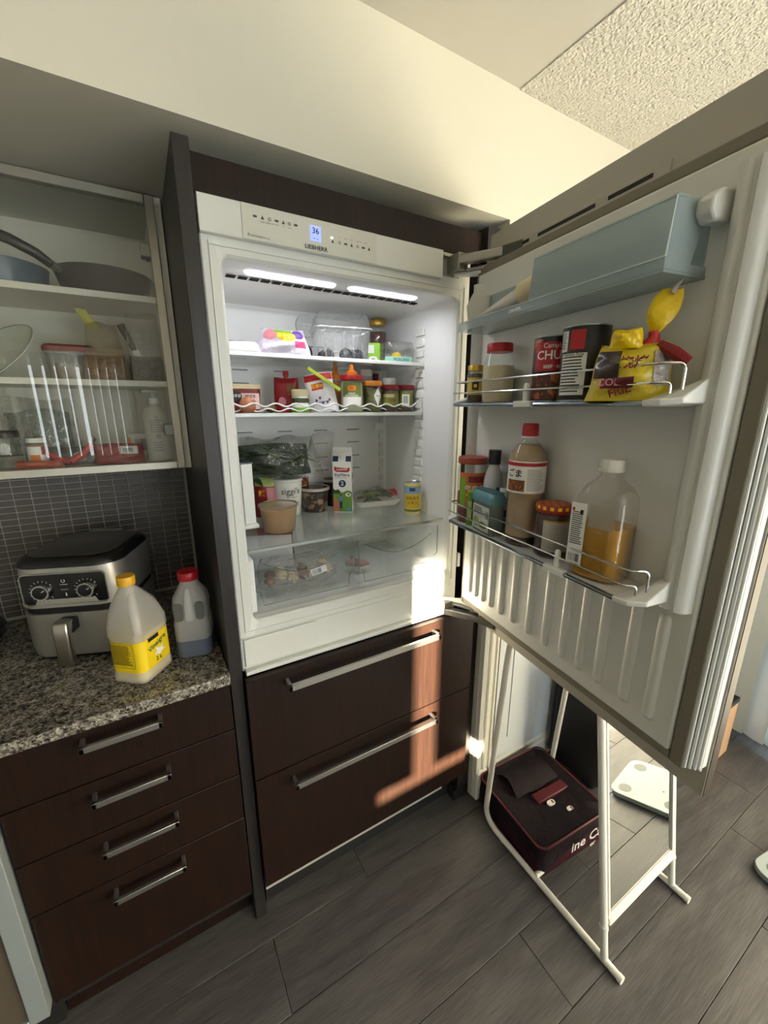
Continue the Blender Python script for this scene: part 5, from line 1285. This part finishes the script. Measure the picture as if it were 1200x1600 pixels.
# sesame dressing bottle
p = eloc(.318, .090); az = face_cam(p[0], p[1])
t = jar('sesame_bottle', 'large sesame dressing bottle with red cap on the lower door shelf', 'bottle', p, .0425, .272, None, 0, None,
        prof=[(.034, 0), (.040, .004), (.0420, .020), (.0400, .028), (.0410, .060), (.0390, .110), (.0400, .122), (.0425, .130), (.0425, .205), (.0395, .220), (.0260, .240), (.0160, .248), (.0150, .252)], shell=M_pet)
G().lathe([(.0385, .024), (.0388, .060), (.0370, .110), (.0380, .122), (.0403, .130), (.0403, .203), (.0372, .219), (.0240, .238)], 28).obj('dressing', mat('sesame_dressing', (172, 146, 110), .5, var=.12, vscale=70), t, smooth=True)
G().lathe([(.0325, .002), (.0385, .005), (.0400, .0235)], 28).obj('dark_layer', mat('dark_soy_layer', (48, 24, 18), .3), t, smooth=True)
lid(t, .0190, .2535, .004, C_white, 'collar'); G().lathe([(.0180, .2580), (.0185, .260), (.0180, .282), (.0160, .286)], 24).obj('cap', C_red, t, smooth=True)
band(t, .0429, .130, .203, az, 82, C_white, 'label', 22); band(t, .0432, .192, .200, az, 82, C_red, 'red_band', 22)
band(t, .0432, .134, .160, az - 34, 30, blotch('sesame_photo', (110, 60, 24), (176, 112, 56), 160), 'sesame_photo'); print_lines_cyl(t, .0432, .136, .186, az + 30, 28, 14, C_grey)
lettering_cyl('ごま', .020, M_ink, t, .0434, .174, az - 38, 'lettering', True)
p = eloc(.408, .086); az = face_cam(p[0], p[1])
t = jar('jam_jar', 'dark red jam jar with checked lid on the lower door shelf', 'jar', p, .0375, .118, M_('jam_lid', (150, 40, 30), .35), .016, mat('dark_jam', (62, 16, 18), .3), .93, neck=.94)
for k in range(16): G().arc(.0384, .108, .1155, az - 96 + k * 12, az - 84 + k * 12, 3).obj('check', C_yellow if k % 2 else M_('check_red', (170, 40, 26), .4), t)
for i in range(-2, 3):
    for j in range(-2, 3):
        if (i + j) % 2 == 0: G().box(i * .011 - .0052, i * .011 + .0052, j * .011 - .0052, j * .011 + .0052, .1182, .1185).obj('check', M_('check_amber', (196, 120, 40), .4), t)
band(t, .0379, .016, .086, az + 20, 50, M_('grey_label', (176, 172, 160), .5)); print_lines_cyl(t, .0382, .022, .078, az + 26, 34, 11, C_grey); band(t, .0382, .082, .086, az + 20, 50, C_gold, 'gold_edge')
# big juice jug
p = eloc(.536, .088)
t = thing('juice_jug', 'large clear bottle a third full of yellow juice with white cap', 'bottle', p, DROT + R(90) + R(14))
sec = [(0, .084, .072, .018, 0, 0), (.006, .094, .082, .022, 0, 0), (.130, .096, .084, .022, 0, 0), (.160, .094, .082, .026, 0, 0), (.178, .078, .068, .030, 0, 0), (.190, .050, .046, .022, 0, 0), (.198, .036, .036, .0178, 0, 0), (.206, .034, .034, .0168, 0, 0)]
G().loft(sec, 6, True, False).obj('bottle', M_pet, t, smooth=True)
G().loft([(.002, .080, .068, .018, 0, 0), (.008, .089, .077, .021, 0, 0), (.106, .090, .078, .021, 0, 0)], 6).obj('juice', mat('yellow_juice', (190, 138, 30), .25, var=.08, vscale=20), t, smooth=True)
G().lathe([(.0215, .2065), (.0222, .208), (.0222, .213), (.0210, .2135), (.0210, .226), (.0195, .229)], 28).obj('cap', M_('jug_cap', (220, 218, 206), .4), t, smooth=True)
Ml = FRONT(-.030, -.0434, .086)
flat(t, rect(.030, .122), Ml, C_white, 'label'); print_lines(t, Ml @ Matrix.Translation((0, .012, .0004)), .024, .066, 16); barcode(t, Ml @ Matrix.Translation((0, -.048, .0004)), .022, .016); flat(t, rect(.006, .008, .006, .044), FRONT(-.030, -.0438, .086), M_ink, 'code_mark'); flat(t, rect(.005, .006, -.010, .048), FRONT(-.030, -.0438, .086), C_red, 'red_mark')
flat(t, rect(.046, .044, .012, .034), FRONT(0, -.0430, .092), film('milky_label_back', (220, 216, 204), .55, (206, 200, 184), .3), 'label_back')

# ================================================================== COUNTER
t = thing('air_fryer', 'stainless steel and black air fryer with two dials on the counter', 'air fryer', (-.330, .405, .914), R(-20))
def afr(z, q): return (z, .262 * q, .270 * q, .062, 0, 0)
M_afs = mat('fryer_brushed_steel', (190, 186, 176), .36, .75, bump=.04, bscale=300)
G().loft([(.0, .22, .23, .05, 0, 0), (.006, .240, .25, .055, 0, 0), (.014, .246, .256, .056, 0, 0)], 8).obj('foot_base', M_black, t, smooth=True)
G().loft([(.0145, .250, .258, .056, 0, 0), (.04, .260, .268, .06, 0, 0), (.142, .262, .270, .062, 0, 0)], 8).obj('basket', M_afs, t, smooth=True)
G().loft([(.1425, .250, .258, .056, 0, 0), (.160, .250, .258, .056, 0, 0)], 8).obj('seam_band', M_black, t, smooth=True)
G().loft([(.1605, .262, .270, .062, 0, 0), (.255, .256, .266, .062, 0, .002), (.268, .254, .264, .062, 0, .002)], 8).obj('upper_body', M_afs, t, smooth=True)
G().loft([(.2685, .256, .266, .062, 0, .002), (.278, .254, .264, .064, 0, .002), (.288, .236, .246, .062, 0, .002), (.292, .200, .210, .055, 0, .002)], 8).obj('top_lid', mat('fryer_black_top', (26, 25, 24), .25), t, smooth=True)
G().loft([(.2922, .215, .225, .055, 0, .002), (.2935, .210, .220, .055, 0, .002)], 8).obj('top_plate', mat('fryer_dark_plate', (66, 62, 56), .3), t, smooth=True)
G().box(-.045, .045, .125, .140, .270, .296).obj('rear_vent', mat('grey_vent', (120, 118, 112), .5), t, bevel=.003)
fy2 = -.1335
pn = G().loft([(-.006, .196, .082, .010, 0, 0), (.0, .196, .082, .010, 0, 0)], 5, M=FRONT(.0, fy2 - .0005, .212)).obj('control_panel', mat('fryer_gloss_black', (14, 14, 15), .12), t, bevel=.001)
G().tube([tuple(FRONT(0, fy2 - .0008, .212) @ Vector((x, y, 0))) for x, y, _ in rrect(.199, .085, .011, 5, 0, 0, 0)], .0014, 6, closed=True).obj('panel_rim', M_chrome, t, smooth=True)
for xx in (-.052, .052):
    M2 = FRONT(xx, fy2 - .001, .208)
    G().lathe([(.0205, 0), (.0205, .010), (.0195, .012), (.0165, .012)], 28, M=M2, cap1=False).obj('dial_ring', mat('dial_chrome', (225, 225, 220), .2, 1.0), t, smooth=True)
    G().lathe([(.0165, .0005), (.0165, .013), (.015, .0135)], 28, M=M2).obj('dial', C_black, t, smooth=True)
    g = G()
    for k in range(15):
        a = R(-50 + k * 20); g.add([(x, y, 0) for x, y in rect(.0012, .004)], [(0, 1, 2, 3)], M2 @ Matrix.Rotation(a, 4, 'Z') @ Matrix.Translation((0, .0275, .0006)))
    o = g.obj('dial_ticks', M_whiteprint, t); o['kind'] = 'stuff'
    G().box(-.0008, .0008, .006, .014, .0136, .0142, M2 @ Matrix.Rotation(R(-60), 4, 'Z')).obj('pointer', M_whiteprint, t)
G().tube([tuple(FRONT(0, fy2 - .0018, .234) @ Vector((.004 * math.cos(a), .004 * math.sin(a), 0))) for a in [R(120 + i * 30) for i in range(11)]], .0006, 5).obj('power_icon', M_whiteprint, t)
flat(t, rect(.018, .0022, 0, .224), FRONT(0, fy2 - .0014, 0), C_grey, 'panel_mark'); flat(t, rect(.018, .0022, 0, .210), FRONT(0, fy2 - .0014, 0), C_grey, 'panel_mark'); flat(t, rect(.003, .009, .002, .196), FRONT(0, fy2 - .0014, 0), M_whiteprint, 'thermometer_mark')
g = G(); g.loft([(.020, .034, .020, .006, 0, -.178), (.030, .036, .022, .007, 0, -.182), (.110, .036, .024, .007, 0, -.180), (.132, .036, .034, .007, 0, -.172), (.136, .034, .032, .007, 0, -.170)], 5)
g.obj('basket_handle', mat('handle_steel', (196, 192, 180), .28, 1.0), t, smooth=True)
G().box(-.019, .019, -.168, -.134, .100, .134).obj('handle_mount', M_black, t, bevel=.004); G().box(-.012, .012, -.186, -.160, .1362, .1385).obj('release_button', mat('grey_vent', (120, 118, 112), .5), t, bevel=.001)
# vinegar jug
t = thing('vinegar_jug', 'white plastic vinegar jug with yellow label and yellow cap on the counter', 'jug', (-.222, .133, .914), R(-40))
w, d = .098, .112
sec = [(0, w * .86, d * .88, .018, 0, 0), (.006, w, d, .022, 0, 0), (.022, w, d, .022, 0, 0), (.030, w * .96, d * .97, .022, 0, 0), (.118, w * .96, d * .97, .022, 0, 0), (.126, w, d, .022, 0, 0), (.150, w, d, .024, 0, 0), (.200, w * .84, d * .80, .030, 0, -.004), (.232, w * .52, d * .48, .022, 0, -.010), (.245, .036, .036, .0178, 0, -.012), (.252, .034, .034, .0168, 0, -.012)]
G().loft(sec, 6, True, False).obj('bottle', M_hdpe, t, smooth=True)
G().loft([(.003, w * .82, d * .84, .018, 0, 0), (.008, w * .95, d * .95, .021, 0, 0), (.028, w * .95, d * .95, .021, 0, 0), (.034, w * .92, d * .93, .021, 0, 0), (.112, w * .92, d * .93, .021, 0, 0), (.128, w * .95, d * .95, .021, 0, 0)], 6).obj('vinegar', mat('pale_amber_vinegar', (204, 184, 112), .4), t, smooth=True)
G().tube(rounded_path([(.040, -.046, .142), (.044, -.050, .172), (.030, -.036, .212), (.008, -.014, .236)], .03, 6), [.011] * 20, 10).obj('handle', M_hdpe, t, smooth=True)
lid(t, .0200, .2525, .022, C_yellow if False else M_('amber_cap', (232, 176, 40), .4), 'cap', cx=0, cy=-.012)
G().loft([(.034, w * .96 + .0012, d * .97 + .0012, .0225, 0, 0), (.116, w * .96 + .0012, d * .97 + .0012, .0225, 0, 0)], 6, False, False).obj('label', M_('vinegar_label', (240, 208, 20), .45), t, smooth=True)
Mq = FRONT(-.004, -d * .485 - .0012, .078)
print_lines(t, Mq @ Matrix.Translation((0, .004, .0003)), .056, .056, 16, M_('label_ink', (60, 52, 20), .5)); G().tube([tuple(Mq @ Vector((x, y, .0004))) for x, y, _ in rrect(.064, .066, .002, 2, 0, .003, 0)], .0004, 4, closed=True).obj('label_box', M_ink, t)
side2 = Matrix(((0, 0, 1, w * .48 + .0012), (1, 0, 0, 0), (0, 1, 0, .078), (0, 0, 0, 1)))
lettering('Vinaigre', .019, M_('label_green', (40, 96, 60), .5), t, side2 @ Matrix.Translation((0, .012, .0004)) @ Matrix.Rotation(R(14), 4, 'Z'), 'lettering', True); flat(t, rect(.036, .010, -.01, .032), side2 @ Matrix.Translation((0, 0, .0004)), M_ink, 'brand_bar'); lettering('2 L', .016, M_ink, t, side2 @ Matrix.Translation((0, -.030, .0004)), 'lettering', True)
flat(t, [(0, -.016), (.006, -.006), (.022, -.004), (.010, .002), (.018, .012), (.002, .006), (-.012, .014), (-.008, .002), (-.020, -.004), (-.006, -.006)], side2 @ Matrix.Translation((.004, -.012, .0003)), C_white, 'starburst')
# grey liquid jug
t = thing('detergent_jug', 'small milky jug with red cap and dark liquid beside the fridge panel', 'jug', (-.092, .172, .914), R(-14))
w, d = .090, .090
sec = [(0, w * .84, d * .84, .018, 0, 0), (.006, w, d, .022, 0, 0), (.100, w, d, .022, 0, 0), (.112, w * .94, d * .94, .022, 0, 0), (.150, w * 1.0, d * .94, .022, 0, 0), (.175, w * .92, d * .84, .024, 0, 0), (.198, w * .62, d * .60, .022, 0, 0), (.208, .046, .046, .022, 0, 0), (.218, .044, .044, .021, 0, 0)]
G().loft(sec, 6, True, False).obj('bottle', M_hdpe, t, smooth=True)
G().loft([(.0005, w * .845, d * .845, .018, 0, 0), (.0060, w * 1.008, d * 1.008, .0225, 0, 0), (.054, w * 1.008, d * 1.008, .0225, 0, 0)], 6, True, False).obj('liquid', mat('slate_liquid', (88, 95, 108), .35), t, smooth=True)
for sx in (-1, 1):
    G().loft([(-.001, .022, .052, .010, 0, 0), (.0015, .022, .052, .010, 0, 0)], 5, M=FRONT(sx * .026, -d * .47, .140)).obj('grip_shade_patch', film('hdpe_shadow', (150, 148, 142), .7, (146, 144, 138), .4), t, smooth=True)  # flat patches with the shade of the grip hollows put into the colour
G().tube([(0, -.030, .200), (0, -.043, .178), (0, -.046, .150), (0, -.044, .118)], [.006, .010, .010, .012], 10).obj('handle', M_hdpe, t, smooth=True)
g = G().lathe([(.0255, .2185), (.0262, .2205), (.0262, .238), (.0245, .241)], 30); g.obj('cap', C_red, t, smooth=True)
# dark pan at the left edge
t = thing('wok', 'black wok at the left edge of the counter behind the oven', 'pan', (-.690, .43, .914), R(-14))
G().lathe([(.05, 0), (.09, .012), (.135, .055), (.142, .075), (.138, .075), (.13, .055), (.085, .016), (.002, .008)], 36, cap1=False).obj('bowl', mat('black_pan_iron', (16, 16, 17), .35), t, smooth=True)
G().tube([(.10, -.11, .062), (.135, -.15, .070), (.18, -.20, .078)], .009, 8).obj('handle', C_black, t, smooth=True); G().tube([(.090, -.10, .060), (.108, -.118, .064)], .0105, 8).obj('ferrule', M_chrome, t, smooth=True)

# ================================================================== WALL CABINET CONTENTS
ZS = 1.8763; ZM = 1.6563; ZL = 1.4243
t = thing('frying_pan', 'black nonstick frying pan on the upper shelf of the glass cabinet', 'pan', (-.186, .520, ZS), 0)
G().lathe([(.080, 0), (.092, .004), (.106, .028), (.116, .062), (.118, .066), (.114, .066), (.102, .030), (.086, .008), (.002, .006)], 40, cap1=False).obj('pan', mat('charcoal_nonstick', (20, 20, 19), .4), t, smooth=True)
G().tube([(-.094, -.058, .054), (-.112, -.072, .062)], [.010, .011], 10).obj('ferrule', M_chrome, t, smooth=True)
G().tube([(-.112, -.072, .062), (-.135, -.086, .078), (-.18, -.096, .098), (-.25, -.100, .118)], [.011, .0125, .013, .014], 10).obj('handle', mat('pan_handle_black', (26, 25, 24), .4), t, smooth=True)
t = thing('saute_pan', 'blue grey pan at the left of the upper cabinet shelf', 'pan', (-.425, .525, ZS), 0)
G().lathe([(.095, 0), (.104, .004), (.112, .055), (.114, .060), (.110, .060), (.1, .012), (.002, .006)], 40, cap1=False).obj('pan', mat('slate_blue_enamel', (78, 98, 112), .35), t, smooth=True)
t = thing('platter', 'oval white platter leaning on the middle cabinet shelf', 'platter', (-.430, .455, ZM + .010), 0); t.rotation_euler = (R(38), R(-38), 0)
g = G(); rg = []
for q, zz in ((.30, .0), (.62, .002), (.90, .010), (1.0, .016), (.985, .018), (.88, .013), (.60, .005), (.02, .004)): rg.append([(.125 * q * math.cos(2 * math.pi * i / 36), .085 * q * math.sin(2 * math.pi * i / 36) + .075, zz) for i in range(36)])
g.rings(rg); g.obj('dish', mat('pale_china', (206, 208, 196), .25), t, smooth=True)
G().tube([(.121 * math.cos(2 * math.pi * i / 40), .0815 * math.sin(2 * math.pi * i / 40) + .075, .0188) for i in range(40)], .0011, 5, closed=True).obj('grey_rim', C_grey, t, smooth=True)
t = thing('red_lid_box', 'clear food box with a red lid on the middle cabinet shelf', 'container', (-.298, .550, ZM), 0)
G().loft([(0, .105, .10, .018, 0, 0), (.078, .115, .11, .02, 0, 0)], 5).obj('box', M_pet, t, smooth=True); G().loft([(.0782, .122, .117, .022, 0, 0), (.090, .122, .117, .022, 0, 0), (.096, .110, .105, .022, 0, 0)], 5).obj('lid', M_('brick_lid', (140, 40, 38), .4), t, smooth=True)
G().loft([(.003, .098, .093, .016, 0, 0), (.045, .104, .098, .018, 0, 0)], 5).obj('contents', M_('tea_contents', (150, 130, 104), .7), t, smooth=True)
t = thing('brown_sugar_bag', 'plastic bag of brown sugar closed with a yellow clip', 'bag', (-.213, .480, ZM), 0)
pw = Pillow(.125, .155, .085, 2.4, 81, .07, .45, .85); pw.mesh().obj('bag', film('sugar_bag_film', (248, 244, 234), .16, (196, 170, 128), .12, bump=.8, bscale=30), t, smooth=True)
pw = Pillow(.112, .082, .070, 2.2, 82, .08, .2, .9); pw.mesh().obj('sugar', mat('brown_sugar', (138, 102, 62), .8, bump=.5, bscale=60, var=.2, vscale=20), t, smooth=True)
g = Pillow(.030, .048, .012, 2.4, 83, .06, .1, .5).mesh(10, 8); g.v = [(x - .014 - z * .6, y, z + .140) for x, y, z in g.v]; g.obj('yellow_clip', M_('pale_yellow', (196, 190, 90), .4), t, smooth=True)
t = thing('grain_bag', 'clear zip bag half full of grey seeds on the middle cabinet shelf', 'bag', (-.112, .455, ZM), 0)
pw = Pillow(.090, .185, .055, 2.6, 84, .05, .1, .9); pw.mesh().obj('bag', M_bagfilm, t, smooth=True)
pw = Pillow(.080, .070, .048, 2.6, 85, .05, .0, .95); pw.mesh().obj('seeds', mat('mixed_seeds', (120, 110, 96), .7, bump=1.0, bscale=240, var=.6, vscale=260), t, smooth=True)
t = thing('knife', 'knife with dark wood handle standing behind the seed bag', 'knife', (-.100, .520, ZM), 0); t.rotation_euler = (0, R(-22), 0)
G().loft([(.0, .020, .002, .0008, 0, 0), (.10, .020, .002, .0008, 0, 0)], 2).obj('blade', M_steel, t); G().loft([(.1005, .016, .010, .004, 0, 0), (.175, .020, .012, .005, 0, 0)], 4).obj('handle', M_('walnut', (74, 52, 44), .5), t, smooth=True)
t = thing('spray_bottle', 'white printed pump bottle at the right of the cabinet floor', 'bottle', (-.108, .462, ZL)); az = face_cam(-.1, .46)
G().lathe([(.030, 0), (.034, .004), (.034, .135), (.026, .156), (.013, .164), (.013, .170)], 28).obj('bottle', M_('pump_white', (196, 196, 184), .4), t, smooth=True)
G().lathe([(.0145, .1702), (.0145, .186), (.006, .188), (.006, .200)], 18).obj('pump_collar', C_white, t, smooth=True); G().box(-.03, .010, -.008, .008, .2002, .211).obj('pump_head', C_white, t, bevel=.003)
print_lines_cyl(t, .0344, .085, .125, az, 34, 6, C_grey); print_lines_cyl(t, .0344, .030, .06, az, 28, 4, C_grey); lettering_cyl('II', .020, C_grey, t, .0345, .132 - .004, az, 'lettering', True)
lettering_cyl('※', .026, C_grey, t, .0345, .074, az, 'lettering', True)
t = thing('red_packet', 'glossy red food packet lying on the cabinet floor', 'packet', (-.214, .440, ZL), R(-6))
pw = Pillow(.130, .058, .05, 2.4, 86, .06, .1, .8); pw.mesh().obj('packet', M_('glossy_red', (140, 30, 32), .25, bump=.3, bscale=40), t, smooth=True); pw.patch(.1, .8, .0, .75, 8, .0014).obj('white_panel', C_white, t, smooth=True); print_lines(t, pw.FM(.45, .35, .003), .03, .012, 3)
t = thing('barcode_packet', 'orange and white packet with a barcode beside the pump bottle', 'packet', (-.160, .500, ZL), R(-10))
G().loft([(0, .058, .022, .006, 0, 0), (.080, .058, .016, .006, 0, 0)], 4).obj('packet', M_('silver_packet', (186, 184, 172), .35), t, smooth=True); barcode(t, FRONT(.006, -.0116, .048), .034, .036, M_ink, 12); flat(t, [(-.028, .01), (-.014, .01), (-.022, .07), (-.028, .07)], FRONT(0, -.0114, 0), C_orange, 'orange_strip')
t = thing('tongs', 'red handled kitchen tongs lying on the cabinet floor', 'tongs', (-.330, .430, ZL), 0)
G().tube([(-.055, .02, .040), (-.03, .01, .022), (.0, .0, .012)], [.005, .008, .009], 8).obj('left_handle', C_red, t, smooth=True); G().tube([(.050, .02, .060), (.030, .01, .032), (.0, .0, .012)], [.006, .009, .009], 8).obj('right_handle', C_red, t, smooth=True)
G().tube([(.048, .02, .058), (.056, .022, .072), (.052, .024, .086)], [.006, .009, .002], 8).obj('tip', M_steel, t, smooth=True)
t = thing('black_grater', 'black flat utensil lying across the cabinet floor', 'utensil', (-.335, .490, ZL), R(4))
G().loft([(.0, .130, .040, .008, 0, 0), (.030, .130, .040, .008, 0, 0), (.050, .110, .014, .004, 0, 0)], 4).obj('body', C_black, t, smooth=True); G().tube([(.02 + .014 * math.cos(a * .6), -.024, .022 + .012 * math.sin(a * .6)) for a in range(11)], .002, 6).obj('ring', M_chrome, t, smooth=True)
t = thing('orange_packet', 'flat orange packet at the front of the cabinet floor', 'packet', (-.395, .415, ZL), R(2))
pw = Pillow(.105, .022, .030, 2.2, 88, .06, .1, .8); pw.mesh().obj('packet', M_('rust_orange', (168, 66, 34), .3, bump=.3), t, smooth=True); pw.patch(-.5, .3, -.1, .5, 6).obj('label', M_('rust_label', (190, 96, 60), .4), t, smooth=True)
az = face_cam(-.4, .46)
t = jar('spice_jar', 'small jar with orange and white label on the cabinet floor', 'jar', (-.405, .470, ZL), .0225, .078, C_white, .010, mat('spice_fill', (150, 100, 60), .7), .9)
band(t, .0229, .012, .056, az, 80, C_white); band(t, .0232, .012, .034, az - 20, 30, C_orange, 'orange_print'); band(t, .0232, .034, .056, az + 40, 20, C_darkred, 'red_print')
t = jar('storage_jar', 'wide glass storage jar with black lid at the left of the cabinet', 'jar', (-.470, .465, ZL), .038, .100, C_black, .016, M_('jar_fill', (120, 116, 104), .7), .4)
t = thing('noodle_bag', 'crumpled clear bag of dried herbs behind the storage jar', 'bag', (-.405, .565, ZL), R(-3))
pw = Pillow(.19, .185, .09, 2.4, 90, .09, .15, .85); pw.mesh(20, 16).obj('bag', M_bagfilm, t, smooth=True); pw = Pillow(.16, .150, .06, 2.2, 91, .12, .1, .85); pw.mesh().obj('herbs', mat('dried_grey_herb', (116, 122, 110), .8, bump=1.0, bscale=60, var=.4, vscale=40), t, smooth=True)
